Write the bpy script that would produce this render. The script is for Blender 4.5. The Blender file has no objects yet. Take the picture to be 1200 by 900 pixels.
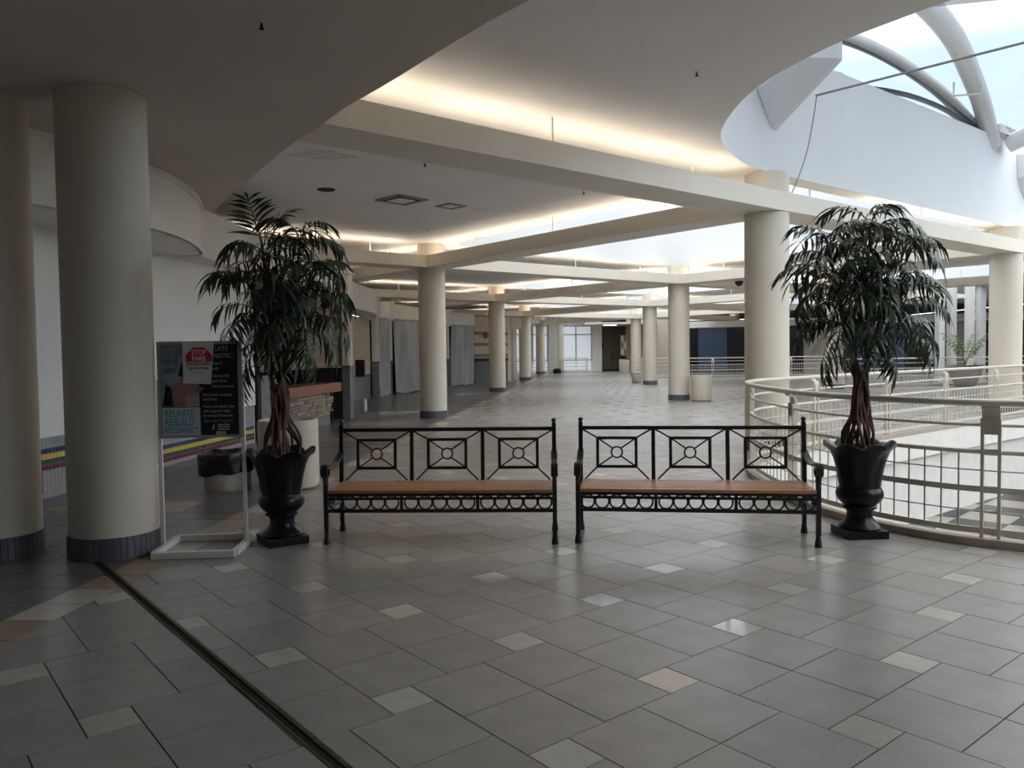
import bpy, bmesh, math, random
from math import sin, cos, pi, hypot, atan2, sqrt
from mathutils import Vector, Matrix
from mathutils.geometry import tessellate_polygon

random.seed(7)
S = bpy.context.scene
COL = S.collection

# ------------------------------------------------------------------ camera
EYE = 1.48
PITCH, ROLL, FPX = 0.0387945, 0.0139537, 930.47
fwd = Vector((0, cos(PITCH), -sin(PITCH)))
rt0 = Vector((1, 0, 0))
dn0 = fwd.cross(rt0)
right = cos(ROLL) * rt0 + sin(ROLL) * dn0
down = -sin(ROLL) * rt0 + cos(ROLL) * dn0
cam = bpy.data.cameras.new('camera')
cam.sensor_width = 36
cam.lens = FPX / 1200 * 36
cam.clip_end = 500
camo = bpy.data.objects.new('camera', cam)
m = Matrix((right, -down, -fwd)).transposed().to_4x4()
m.translation = Vector((0, 0, EYE))
camo.matrix_world = m
COL.objects.link(camo)
S.camera = camo

# ------------------------------------------------------------------ world
SKY = 4.3
w = bpy.data.worlds.new('sky')
S.world = w
w.use_nodes = True
nt = w.node_tree
nt.nodes.clear()
out = nt.nodes.new('ShaderNodeOutputWorld')
bg = nt.nodes.new('ShaderNodeBackground')
tc = nt.nodes.new('ShaderNodeTexCoord')
sep = nt.nodes.new('ShaderNodeSeparateXYZ')
noi = nt.nodes.new('ShaderNodeTexNoise')
noi.inputs['Scale'].default_value = 2.2
noi.inputs['Detail'].default_value = 4
add = nt.nodes.new('ShaderNodeMath'); add.operation = 'MULTIPLY_ADD'
add.inputs[1].default_value = 0.06
ramp = nt.nodes.new('ShaderNodeValToRGB')
ramp.color_ramp.elements[0].position = 0.343
ramp.color_ramp.elements[0].color = (0.62, 0.77, 0.95, 1)
ramp.color_ramp.elements[1].position = 0.362
ramp.color_ramp.elements[1].color = (0.97, 0.99, 1.0, 1)
nt.links.new(tc.outputs['Generated'], sep.inputs[0])
nt.links.new(tc.outputs['Generated'], noi.inputs['Vector'])
nt.links.new(noi.outputs['Fac'], add.inputs[0])
nt.links.new(sep.outputs['Z'], add.inputs[2])
nt.links.new(add.outputs[0], ramp.inputs[0])
nt.links.new(ramp.outputs[0], bg.inputs['Color'])
bg.inputs['Strength'].default_value = SKY
nt.links.new(bg.outputs[0], out.inputs[0])

# ------------------------------------------------------------------ exposure
S.view_settings.view_transform = 'Standard'
S.view_settings.look = 'None'
S.view_settings.gamma = 1
S.view_settings.use_curve_mapping = False
S.view_settings.exposure = 0.12
S.cycles.diffuse_bounces = 7
S.cycles.max_bounces = 14
S.cycles.transparent_max_bounces = 12
COVE = 10.0

# ------------------------------------------------------------------ materials
MATS = {}
def mat(name, col, rough=0.6, spec=0.5, metal=0.0, noise=0.05, nscale=6.0, bump=0.0, bscale=40.0, rnd=0.0,
        emit=None, stre=0.0, coat=0.0, stretch=None):
    if name in MATS: return MATS[name]
    M = bpy.data.materials.new(name); M.use_nodes = True
    t = M.node_tree; b = t.nodes['Principled BSDF']
    b.inputs['Roughness'].default_value = rough
    b.inputs['Specular IOR Level'].default_value = spec
    b.inputs['Metallic'].default_value = metal
    b.inputs['Coat Weight'].default_value = coat
    c = (col[0], col[1], col[2], 1)
    tcn = t.nodes.new('ShaderNodeTexCoord')
    vec = tcn.outputs['Object']
    if stretch:
        mp = t.nodes.new('ShaderNodeMapping'); mp.inputs['Scale'].default_value = stretch
        t.links.new(vec, mp.inputs[0]); vec = mp.outputs[0]
    n = t.nodes.new('ShaderNodeTexNoise'); n.inputs['Scale'].default_value = nscale
    n.inputs['Detail'].default_value = 5
    t.links.new(vec, n.inputs['Vector'])
    mr = t.nodes.new('ShaderNodeMapRange')
    mr.inputs[1].default_value = 0.3; mr.inputs[2].default_value = 0.7
    mr.inputs[3].default_value = 1 - noise; mr.inputs[4].default_value = 1 + noise
    t.links.new(n.outputs['Fac'], mr.inputs[0])
    val = mr.outputs[0]
    if rnd:
        oi = t.nodes.new('ShaderNodeObjectInfo'); ge = t.nodes.new('ShaderNodeNewGeometry')
        s1 = t.nodes.new('ShaderNodeMath'); s1.operation = 'ADD'
        t.links.new(oi.outputs['Random'], s1.inputs[0]); t.links.new(ge.outputs['Random Per Island'], s1.inputs[1])
        fr = t.nodes.new('ShaderNodeMath'); fr.operation = 'FRACT'; t.links.new(s1.outputs[0], fr.inputs[0])
        m2 = t.nodes.new('ShaderNodeMapRange'); m2.inputs[3].default_value = 1 - rnd; m2.inputs[4].default_value = 1 + rnd
        t.links.new(fr.outputs[0], m2.inputs[0])
        mu = t.nodes.new('ShaderNodeMath'); mu.operation = 'MULTIPLY'
        t.links.new(val, mu.inputs[0]); t.links.new(m2.outputs[0], mu.inputs[1]); val = mu.outputs[0]
    vm = t.nodes.new('ShaderNodeVectorMath'); vm.operation = 'SCALE'
    vm.inputs[0].default_value = col; t.links.new(val, vm.inputs['Scale'])
    t.links.new(vm.outputs[0], b.inputs['Base Color'])
    if bump:
        n2 = t.nodes.new('ShaderNodeTexNoise'); n2.inputs['Scale'].default_value = bscale; n2.inputs['Detail'].default_value = 3
        t.links.new(vec, n2.inputs['Vector'])
        bp = t.nodes.new('ShaderNodeBump'); bp.inputs['Strength'].default_value = bump; bp.inputs['Distance'].default_value = 0.01
        t.links.new(n2.outputs['Fac'], bp.inputs['Height']); t.links.new(bp.outputs[0], b.inputs['Normal'])
    if emit:
        b.inputs['Emission Color'].default_value = (*emit, 1); b.inputs['Emission Strength'].default_value = stre
    MATS[name] = M
    return M

M_col = mat('column_paint', (0.67, 0.612, 0.512), 0.55, 0.3, noise=0.03, nscale=2, bump=0.05, bscale=60)
M_beam = mat('beam_paint', (0.74, 0.685, 0.585), 0.6, 0.3, noise=0.03, nscale=2)
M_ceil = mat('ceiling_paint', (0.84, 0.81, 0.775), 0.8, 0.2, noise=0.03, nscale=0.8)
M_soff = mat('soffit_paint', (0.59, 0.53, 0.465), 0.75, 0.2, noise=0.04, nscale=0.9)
M_drum = mat('drum_white', (0.71, 0.73, 0.75), 0.8, 0.2, noise=0.015, nscale=1.2)
M_wall = mat('wall_white', (0.84, 0.82, 0.79), 0.7, 0.2, noise=0.03, nscale=1.5)
M_fasc = mat('fascia_cream', (0.84, 0.805, 0.745), 0.7, 0.2, noise=0.04, nscale=2)
M_tan = mat('tan_panel', (0.56, 0.47, 0.36), 0.6, 0.3, noise=0.04)
M_brown = mat('brown_panel', (0.16, 0.11, 0.08), 0.5, 0.3, noise=0.1, nscale=5)
M_brown2 = mat('brown_stripe', (0.24, 0.16, 0.10), 0.5, 0.3, noise=0.06)
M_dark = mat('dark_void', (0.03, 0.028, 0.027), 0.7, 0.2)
M_tile = mat('grey_tile', (0.285, 0.27, 0.258), 0.27, 0.5, noise=0.07, nscale=5, rnd=0.05)
M_acc = mat('polished_tile', (0.41, 0.395, 0.365), 0.11, 0.5, noise=0.05, nscale=9, rnd=0.10)
M_dtile = mat('charcoal_tile', (0.12, 0.122, 0.132), 0.28, 0.5, noise=0.10, nscale=6, rnd=0.12)
M_btile = mat('brown_border_tile', (0.30, 0.225, 0.155), 0.3, 0.5, noise=0.08, nscale=6, rnd=0.08)
M_wtile = mat('cream_border_tile', (0.46, 0.43, 0.38), 0.25, 0.5, noise=0.06, nscale=6, rnd=0.06)
M_grout = mat('grout', (0.05, 0.045, 0.04), 0.9, 0.1)
M_base = mat('base_slate', (0.11, 0.115, 0.13), 0.35, 0.5, noise=0.12, nscale=20, rnd=0.15)
M_rail = mat('rail_paint', (0.61, 0.575, 0.50), 0.4, 0.45, noise=0.03)
M_kerb = mat('kerb_paint', (0.40, 0.345, 0.28), 0.5, 0.4, noise=0.12, nscale=9)
M_slab = mat('slab_edge', (0.70, 0.69, 0.66), 0.7, 0.2)
M_slab2 = mat('slab_lower', (0.62, 0.62, 0.60), 0.7, 0.2)
M_iron = mat('black_iron', (0.012, 0.012, 0.013), 0.38, 0.5, noise=0.15, nscale=30, bump=0.1, bscale=120)
M_wood = mat('bench_wood', (0.46, 0.215, 0.105), 0.35, 0.5, noise=0.22, nscale=5, rnd=0.15, stretch=(1.2, 22, 22))
M_urn = mat('urn_glaze', (0.007, 0.007, 0.010), 0.28, 0.26, noise=0.2, nscale=10, bump=0.1, bscale=25)
M_soil = mat('soil_moss', (0.07, 0.05, 0.033), 0.9, 0.2, noise=0.4, nscale=40, bump=0.8, bscale=60)
M_leaf = mat('leaf_green', (0.035, 0.058, 0.032), 0.38, 0.5, noise=0.25, nscale=8, rnd=0.4)
M_rach = mat('leaf_stalk', (0.05, 0.055, 0.025), 0.5, 0.4)
M_stem = mat('stem_bark', (0.095, 0.052, 0.038), 0.65, 0.3, noise=0.35, nscale=25, bump=0.5, bscale=50)
M_white = mat('white_metal', (0.72, 0.71, 0.68), 0.4, 0.5, noise=0.02)
M_greyf = mat('grey_frame', (0.33, 0.32, 0.31), 0.45, 0.4)
M_black = mat('print_black', (0.012, 0.012, 0.014), 0.5, 0.3)
M_paper = mat('paper', (0.62, 0.61, 0.58), 0.7, 0.2)
M_red = mat('print_red', (0.50, 0.03, 0.04), 0.5, 0.3)
M_teal = mat('print_teal', (0.11, 0.28, 0.36), 0.5, 0.3)
M_pblue = mat('print_pale_blue', (0.50, 0.55, 0.58), 0.5, 0.3)
M_pgrey = mat('print_grey', (0.34, 0.33, 0.33), 0.5, 0.3)
M_photo = mat('print_photo', (0.20, 0.23, 0.26), 0.5, 0.3, noise=0.6, nscale=9)
M_pink = mat('print_pink', (0.36, 0.15, 0.16), 0.5, 0.3, noise=0.2, nscale=30)
M_skin = mat('print_skin', (0.22, 0.12, 0.08), 0.5, 0.3)
M_bin = mat('bin_beige', (0.58, 0.52, 0.43), 0.6, 0.3, noise=0.04, nscale=12, bump=0.1, bscale=150)
M_bag = mat('bin_bag', (0.008, 0.008, 0.009), 0.22, 0.6)
M_blue = mat('tile_blue', (0.03, 0.035, 0.13), 0.2, 0.5, rnd=0.25)
M_yel = mat('tile_yellow', (0.72, 0.50, 0.05), 0.25, 0.5, rnd=0.05)
M_grn = mat('tile_green', (0.025, 0.075, 0.05), 0.2, 0.5, rnd=0.25)
M_mar = mat('tile_maroon', (0.16, 0.022, 0.035), 0.2, 0.5, rnd=0.25)
M_whtile = mat('tile_white', (0.66, 0.66, 0.66), 0.25, 0.5, rnd=0.03)
M_wgrout = mat('wall_grout', (0.50, 0.49, 0.47), 0.9, 0.1)
M_stone = mat('ledge_stone', (0.30, 0.25, 0.20), 0.8, 0.2, noise=0.25, nscale=18, bump=0.6, bscale=40, rnd=0.3)
M_counter = mat('counter_top', (0.30, 0.125, 0.075), 0.4, 0.4, noise=0.12, nscale=6)
M_gtile = mat('grey_glazed_tile', (0.17, 0.18, 0.18), 0.25, 0.5, noise=0.15, nscale=9, rnd=0.2)
M_sheet = mat('plastic_sheet', (0.36, 0.38, 0.40), 0.35, 0.5, noise=0.10, nscale=2.5, bump=0.4, bscale=6)
M_glassd = mat('dark_glass', (0.018, 0.020, 0.026), 0.12, 0.5)
M_blueg = mat('blue_panel', (0.06, 0.095, 0.16), 0.25, 0.5)
M_wing = mat('glowing_window', (0.62, 0.66, 0.70), 0.25, 0.5, emit=(0.86, 0.93, 1.0), stre=0.34)  # panes glow faintly, standing in for daylight behind them
M_door = mat('door_paint', (0.20, 0.19, 0.155), 0.45, 0.4)
M_beige = mat('beige_wall', (0.45, 0.41, 0.34), 0.6, 0.3)
M_pier = mat('tan_pier', (0.36, 0.30, 0.24), 0.6, 0.3)
M_steel = mat('white_steel', (0.68, 0.68, 0.67), 0.35, 0.5, noise=0.02)
M_cable = mat('cable_grey', (0.25, 0.26, 0.27), 0.5, 0.4)
M_slot = mat('joint_bronze', (0.075, 0.063, 0.045), 0.45, 0.5, metal=0.4, noise=0.2, nscale=14)
M_slotb = mat('joint_rubber', (0.02, 0.018, 0.015), 0.8, 0.2)
M_lwhite = mat('lower_floor_white', (0.66, 0.65, 0.62), 0.35, 0.5)
M_ldark = mat('lower_floor_dark', (0.07, 0.075, 0.08), 0.35, 0.5)
M_vent = mat('vent_grey', (0.30, 0.29, 0.28), 0.5, 0.4)
M_tube = mat('lit_tube', (0.9, 0.9, 0.85), 0.5, 0.2, emit=(1.0, 0.91, 0.81), stre=COVE)
M_lamp = mat('lit_lens', (0.9, 0.9, 0.85), 0.5, 0.2, emit=(1.0, 0.93, 0.82), stre=6.0)
M_fill = mat('added_fill_glow', (0.9, 0.9, 0.85), 0.5, 0.2, emit=(1.0, 0.96, 0.90), stre=75.0)  # glow of the added fill discs below the floor plate
M_exit = mat('exit_red', (0.30, 0.02, 0.02), 0.4, 0.3)
M_pot = mat('clay_bowl', (0.42, 0.38, 0.33), 0.6, 0.3, noise=0.08)
M_fern = mat('fern_green', (0.12, 0.20, 0.05), 0.45, 0.4, noise=0.2, rnd=0.3)
M_bluebag = mat('navy_fabric', (0.012, 0.013, 0.03), 0.7, 0.2)
M_rust = mat('ceiling_stain', (0.70, 0.655, 0.60), 0.8, 0.2, noise=0.2, nscale=8)
def glass_mat(name, tint):
    M = bpy.data.materials.new(name); M.use_nodes = True
    t = M.node_tree; t.nodes.clear()
    o = t.nodes.new('ShaderNodeOutputMaterial'); mx = t.nodes.new('ShaderNodeMixShader')
    tr = t.nodes.new('ShaderNodeBsdfTransparent'); tr.inputs[0].default_value = (*tint, 1)
    gl = t.nodes.new('ShaderNodeBsdfGlossy'); gl.inputs['Roughness'].default_value = 0.05
    mx.inputs[0].default_value = 0.04
    t.links.new(tr.outputs[0], mx.inputs[1]); t.links.new(gl.outputs[0], mx.inputs[2]); t.links.new(mx.outputs[0], o.inputs[0])
    return M
M_glaz = glass_mat('sky_dimming_glazing', (0.27, 0.275, 0.28))  # dark tint put in to dim the sky behind the vault
M_glaz2 = glass_mat('dimming_glazing', (0.54, 0.55, 0.56))  # lets through only part of the daylight, to dim the far hall

# ------------------------------------------------------------------ helpers
class MB:
    def __init__(s): s.v = []; s.f = []; s.mi = []; s.cur = 0
    def add(s, vs, fs):
        o = len(s.v); s.v += [tuple(x) for x in vs]
        for f in fs: s.f.append(tuple(i + o for i in f)); s.mi.append(s.cur)
        return s
    def box(s, c, d, rz=0.0):
        hx, hy, hz = d[0] / 2, d[1] / 2, d[2] / 2
        ca, sa = cos(rz), sin(rz); vs = []
        for z in (-hz, hz):
            for x, y in ((-hx, -hy), (hx, -hy), (hx, hy), (-hx, hy)):
                vs.append((c[0] + x * ca - y * sa, c[1] + x * sa + y * ca, c[2] + z))
        return s.add(vs, [(3, 2, 1, 0), (4, 5, 6, 7), (0, 1, 5, 4), (1, 2, 6, 5), (2, 3, 7, 6), (3, 0, 4, 7)])
    def bar(s, p, q, w_, h_, up=(0, 0, 1)):
        p = Vector(p); q = Vector(q); d = (q - p).normalized(); up = Vector(up)
        if abs(d.dot(up)) > 0.98: up = Vector((0, 1, 0))
        a = d.cross(up).normalized() * (w_ / 2); b = a.cross(d).normalized() * (h_ / 2)
        vs = [p - a - b, p + a - b, p + a + b, p - a + b, q - a - b, q + a - b, q + a + b, q - a + b]
        return s.add(vs, [(3, 2, 1, 0), (4, 5, 6, 7), (0, 1, 5, 4), (1, 2, 6, 5), (2, 3, 7, 6), (3, 0, 4, 7)])
    def prism(s, poly, z0, z1, bottom=True):
        n = len(poly)
        vs = [(x, y, z0) for x, y in poly] + [(x, y, z1) for x, y in poly]
        fs = [tuple(range(n, 2 * n))] + [(i, (i + 1) % n, n + (i + 1) % n, n + i) for i in range(n)]
        if bottom: fs.append(tuple(range(n - 1, -1, -1)))
        return s.add(vs, fs)
    def tube(s, pts, r, seg=8, closed=False, caps=True):
        pts = [Vector(p) for p in pts]; n = len(pts); rs = r if isinstance(r, (list, tuple)) else [r] * n
        tans = []
        for i in range(n):
            if closed: t = pts[(i + 1) % n] - pts[i - 1]
            else: t = pts[min(i + 1, n - 1)] - pts[max(i - 1, 0)]
            tans.append(t.normalized())
        u = tans[0].orthogonal().normalized(); vs = []
        for i in range(n):
            t = tans[i]; u = (u - t * u.dot(t))
            u = u.normalized() if u.length > 1e-6 else t.orthogonal().normalized()
            v = t.cross(u)
            for k in range(seg):
                a = 2 * pi * k / seg; vs.append(pts[i] + (u * cos(a) + v * sin(a)) * rs[i])
        fs = []
        for i in range(n if closed else n - 1):
            j = (i + 1) % n
            for k in range(seg):
                k2 = (k + 1) % seg; fs.append((i * seg + k, i * seg + k2, j * seg + k2, j * seg + k))
        if caps and not closed:
            fs.append(tuple(range(seg - 1, -1, -1))); fs.append(tuple((n - 1) * seg + k for k in range(seg)))
        return s.add(vs, fs)
    def lathe(s, prof, seg=32, c=(0, 0), fn=None, cap0=True, cap1=True):
        vs = []; n = len(prof)
        for i, (r, z) in enumerate(prof):
            for k in range(seg):
                a = 2 * pi * k / seg; rr, zz = (r, z) if fn is None else fn(r, z, a, i)
                vs.append((c[0] + rr * cos(a), c[1] + rr * sin(a), zz))
        fs = []
        for i in range(n - 1):
            for k in range(seg):
                k2 = (k + 1) % seg; fs.append((i * seg + k, i * seg + k2, (i + 1) * seg + k2, (i + 1) * seg + k))
        if cap0: fs.append(tuple(range(seg - 1, -1, -1)))
        if cap1: fs.append(tuple((n - 1) * seg + k for k in range(seg)))
        return s.add(vs, fs)
    def strip(s, pts, w0, n):           # vertical wall sheet from list of (x,y), z0..z1 given by w0
        vs = []
        for x, y in pts: vs += [(x, y, w0), (x, y, n)]
        return s.add(vs, [(2 * i, 2 * i + 2, 2 * i + 3, 2 * i + 1) for i in range(len(pts) - 1)])
    def wall(s, pts, z0, z1, th):       # thick wall following pts, thickened to the left of travel
        off = offset(pts, th); n = len(pts)
        vs = []
        for (x, y), (a, b) in zip(pts, off): vs += [(x, y, z0), (x, y, z1), (a, b, z0), (a, b, z1)]
        fs = []
        for i in range(n - 1):
            a, b = 4 * i, 4 * i + 4
            fs += [(a, b, b + 1, a + 1), (a + 2, a + 3, b + 3, b + 2), (a + 1, b + 1, b + 3, a + 3), (a, a + 2, b + 2, b)]
        fs += [(0, 1, 3, 2), (4 * n - 4, 4 * n - 2, 4 * n - 1, 4 * n - 3)]
        return s.add(vs, fs)
    def mesh(s, name, mats, smooth=False, fix=True, bevel=0):
        me = bpy.data.meshes.new(name); me.from_pydata(s.v, [], s.f)
        if not isinstance(mats, (list, tuple)): mats = [mats]
        for q in mats: me.materials.append(q)
        if len(mats) > 1: me.polygons.foreach_set('material_index', s.mi)
        if fix or bevel:
            bm = bmesh.new(); bm.from_mesh(me)
            bmesh.ops.recalc_face_normals(bm, faces=bm.faces)
            if bevel:
                bmesh.ops.bevel(bm, geom=[e for e in bm.edges if e.calc_face_angle(0) > 0.6], offset=bevel, segments=2, affect='EDGES', profile=0.7)
            bm.to_mesh(me); bm.free()
        if smooth:
            me.polygons.foreach_set('use_smooth', [True] * len(me.polygons))
            try: me.set_sharp_from_angle(angle=0.7)
            except Exception: pass
        me.update()
        return me
    def build(s, name, mats, parent=None, smooth=False, bevel=0, **kw):
        return link(name, s.mesh(name, mats, smooth, True, bevel), parent, **kw)

def link(name, me, parent=None, loc=None, rot=None, kind=None, label=None, cat=None, group=None, scale=None):
    o = bpy.data.objects.new(name, me); COL.objects.link(o)
    if parent: o.parent = parent
    if loc is not None: o.location = loc
    if rot is not None: o.rotation_euler = rot
    if scale is not None: o.scale = scale
    if kind: o['kind'] = kind
    if label: o['label'] = label
    if cat: o['category'] = cat
    if group: o['group'] = group
    return o
def thing(name, label, cat, loc=(0, 0, 0), rz=0.0, group=None):
    return link(name, None, loc=loc, rot=(0, 0, rz), label=label, cat=cat, group=group)
def offset(pts, d):
    r = []
    for i in range(len(pts)):
        a = pts[max(i - 1, 0)]; b = pts[min(i + 1, len(pts) - 1)]
        tx, ty = b[0] - a[0], b[1] - a[1]; l = hypot(tx, ty) or 1
        r.append((pts[i][0] - ty / l * d, pts[i][1] + tx / l * d))
    return r
def spline(P, step=0.12, closed=False):
    P = [Vector(p) for p in P]; n = len(P); o = []
    for i in range(n if closed else n - 1):
        if closed: a, b, c, d = P[i - 1], P[i], P[(i + 1) % n], P[(i + 2) % n]
        else: a, b, c, d = P[max(i - 1, 0)], P[i], P[i + 1], P[min(i + 2, n - 1)]
        k = max(1, int((c - b).length / step))
        for j in range(k):
            t = j / k
            o.append(0.5 * (2 * b + (c - a) * t + (2 * a - 5 * b + 4 * c - d) * t * t + (3 * b - a - 3 * c + d) * t ** 3))
    if not closed: o.append(P[-1])
    return o
def sheet(name, loops, z, mats, up=True, kind='structure'):
    vl = [[Vector((x, y, 0)) for x, y in l] for l in loops]
    tris = tessellate_polygon(vl); flat = [(x, y, z) for l in loops for x, y in l]
    me = bpy.data.meshes.new(name); me.from_pydata(flat, [], [tuple(t) for t in tris])
    me.materials.append(mats)
    bm = bmesh.new(); bm.from_mesh(me)
    for f in bm.faces:
        f.normal_update()
        if (f.normal.z > 0) != up: f.normal_flip()
    bm.to_mesh(me); bm.free()
    return link(name, me, kind=kind)
def pt(x, y, z=None, Y=None):           # photo pixel to world, on a height or at a depth
    d = right * ((x - 600) / FPX) + down * ((y - 450) / FPX) + fwd
    t = (z - EYE) / d.z if z is not None else Y / d.y
    return Vector((0, 0, EYE)) + d * t

# ------------------------------------------------------------------ plan data
L = [(-3.06, 6.045), (-1.841, 18.567), (-0.557, 30.655), (0.725, 43.325), (2.015, 55.696)]
Rr = [(3.761, 11.707), (5.049, 23.97), (6.191, 35.534), (7.58, 48.418)]
Cc = [(10.72, 17.25), (11.98, 29.4), (13.2, 41.7), (14.9, 53.0)]
K = [(-8.78, 13.1), (-7.5, 25.2), (-6.2, 37.4), (-4.9, 49.6)]
ZB, ZT, ZC, ZD = 3.46, 3.73, 4.03, 5.85
RC = 0.315

# ------------------------------------------------------------------ openings in the roof
O1 = [(3.28, 5.93), (3.14, 6.12), (2.83, 6.6), (2.69, 6.89), (2.58, 7.2), (2.47, 7.56), (2.40, 8.08), (2.41, 8.76),
      (2.49, 9.4), (2.66, 9.95), (2.99, 10.6), (3.36, 11.14), (3.73, 11.52), (4.16, 11.88)]
O1 = [(v.x, v.y) for v in spline([(x, y, 0) for x, y in O1], 0.12)]
O1 += [(12.6, 18.66), (15.5, 18.9), (19.5, 17.5), (22.5, 13.5), (23.5, 8), (22.5, 2), (19, -2.5), (14, -4), (10.2, -3), (8.0, -0.6), (6.4, 1.8), (5.1, 3.6), (4.0, 5.08)]  # unseen side of the opening, drawn wide to let in more daylight
O2 = [(-1.16, 18.42), (0.05, 16.86), (0.72, 15.95), (1.57, 14.75), (2.37, 13.83), (3.45, 12.6), (3.85, 12.35), (4.3, 12.4), (5.87, 13.68), (9.3, 16.54), (10.45, 17.5),
      (10.5, 17.95), (6.58, 22.55), (5.55, 23.7), (5.0, 24.05), (4.05, 23.42), (3.04, 22.43), (1.91, 21.7), (0.88, 21.0), (-1.0, 19.1), (-1.2, 18.75)]
def sh(P, d): return [(x + d[0], y + d[1]) for x, y in P]
O3 = sh(O2, (1.284, 12.09)); O4 = sh(O2, (2.53, 24.2)); O5 = sh(O2, (3.85, 36.5))
OR1 = sh(O2, (12.6, 10.9)); OR2 = sh(O2, (13.8, 23.0))  # unseen openings over the right bays, added for more sky light
OPEN = [O1, O2, O3, O4, O5, OR1, OR2]
X0, X1, Y0, Y1 = -10.0, 31.0, -7.0, 66.0
rect = [(X0, Y0), (X1, Y0), (X1, Y1), (X0, Y1)]
def ccw(P):
    a = sum(P[i - 1][0] * P[i][1] - P[i][0] * P[i - 1][1] for i in range(len(P)))
    return P if a > 0 else P[::-1]
sheet('ceiling', [rect] + [ccw(o)[::-1] for o in OPEN], ZC, M_ceil, up=False)
for i, o in enumerate(OPEN):
    P = ccw(o); P = P + [P[0]]
    b = MB(); b.wall(P, ZC + 0.004, ZD, -0.12)
    b.build('wall_skylight', M_drum, kind='structure', smooth=True)
    if i: sheet('skylight_dimming_pane', [ccw(o)], ZD + 0.05, M_glaz2, up=True)  # unseen flat panes added to cut the daylight below

# soffit over the foreground
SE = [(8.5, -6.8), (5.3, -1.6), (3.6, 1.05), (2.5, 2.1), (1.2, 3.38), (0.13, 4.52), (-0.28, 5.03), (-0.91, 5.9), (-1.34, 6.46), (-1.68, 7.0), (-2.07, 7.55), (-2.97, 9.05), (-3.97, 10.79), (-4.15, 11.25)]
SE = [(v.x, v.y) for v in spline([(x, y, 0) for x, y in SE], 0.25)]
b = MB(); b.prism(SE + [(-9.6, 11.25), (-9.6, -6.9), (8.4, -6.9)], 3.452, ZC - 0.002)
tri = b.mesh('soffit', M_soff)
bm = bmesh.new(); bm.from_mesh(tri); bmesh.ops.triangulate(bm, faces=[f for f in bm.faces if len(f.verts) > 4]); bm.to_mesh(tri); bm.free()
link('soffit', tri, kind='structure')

# outer walls
for n, c, d in (('wall_back', (10.5, Y0 - 0.1, -0.25), (41.4, 0.2, 8.5)), ('wall_right', (X1 + 0.1, 29.5, -0.25), (0.2, 73.4, 8.5)),
                ('wall_left', (X0 - 0.1, 29.5, -0.25), (0.2, 73.4, 8.5)), ('wall_far', (10.5, Y1 + 0.1, -0.25), (41.4, 0.2, 8.5))):
    MB().box(c, d).build(n, M_beige, kind='structure')

# ------------------------------------------------------------------ columns
COLNAMES = [
    (L[0], 'thick beige round column beside the poster stand, slate tile foot, nearest whole one'),
    ((-3.965, 6.03), 'thick beige round column cut by the left edge of the photo'),
    (L[1], 'beige round column behind the left bench, nearest of the left row'),
    (L[2], 'second beige column of the left row, before the tan striped wall'),
    (L[3], 'third beige column of the left row, beside the white windows'),
    (L[4], 'fourth beige column of the left row, shaded, at the far windows'),
    ((3.557, 57.9), 'thin pale column standing close against the far white windows'),
    (Rr[0], 'thick beige column rising behind the curved railing and right bench'),
    (Rr[1], 'beige column with a round bin on its right, second in the right row'),
    (Rr[2], 'slim beige column with a small low box at its foot, third in right row'),
    (Rr[3], 'farthest beige column of the right row, near the grey doors'),
    (Cc[0], 'beige column behind the railing at the right edge of the photo'),
    (Cc[1], 'beige column half hidden behind the right potted tree'),
    (Cc[3], 'pale column between the dark shop windows on the far side'),
]
shaft_me = None
for i, ((x, y), lab) in enumerate(COLNAMES):
    thin = i == 6
    t = thing('column', lab, 'column', (x, y, 0), rz=i * 0.37); t['kind'] = 'thing'
    if thin: t.scale = (0.8, 0.8, ZC / 3.451)
    if shaft_me is None:
        shaft_me = MB().lathe([(RC, 0.002), (RC, 3.450)], 56).mesh('shaft', M_col, smooth=True)
        b = MB()
        nt_ = 44
        for k in range(nt_):
            a0 = 2 * pi * (k + 0.05) / nt_; a1 = 2 * pi * (k + 0.95) / nt_
            q = [(r * cos(a), r * sin(a)) for r, a in ((RC - 0.01, a0), (RC + 0.014, a0), (RC + 0.014, a1), (RC - 0.01, a1))]
            b.prism(q, 0.002, 0.168)
        base_me = b.mesh('base_tiles', M_base)
        ring_me = MB().lathe([(RC + 0.009, 0.002), (RC + 0.009, 0.166)], 44).mesh('base_grout', M_grout)
    link('shaft', shaft_me, t)
    link('base_tiles', base_me, t, kind='stuff'); link('base_grout', ring_me, t)

neck = MB().lathe([(RC, 3.4505), (RC, ZC)], 56).mesh('column_neck', M_col, smooth=True)
for (x, y) in L[1:] + Rr + Cc: link('column_neck', neck, loc=(x, y, 0), kind='structure')

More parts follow.
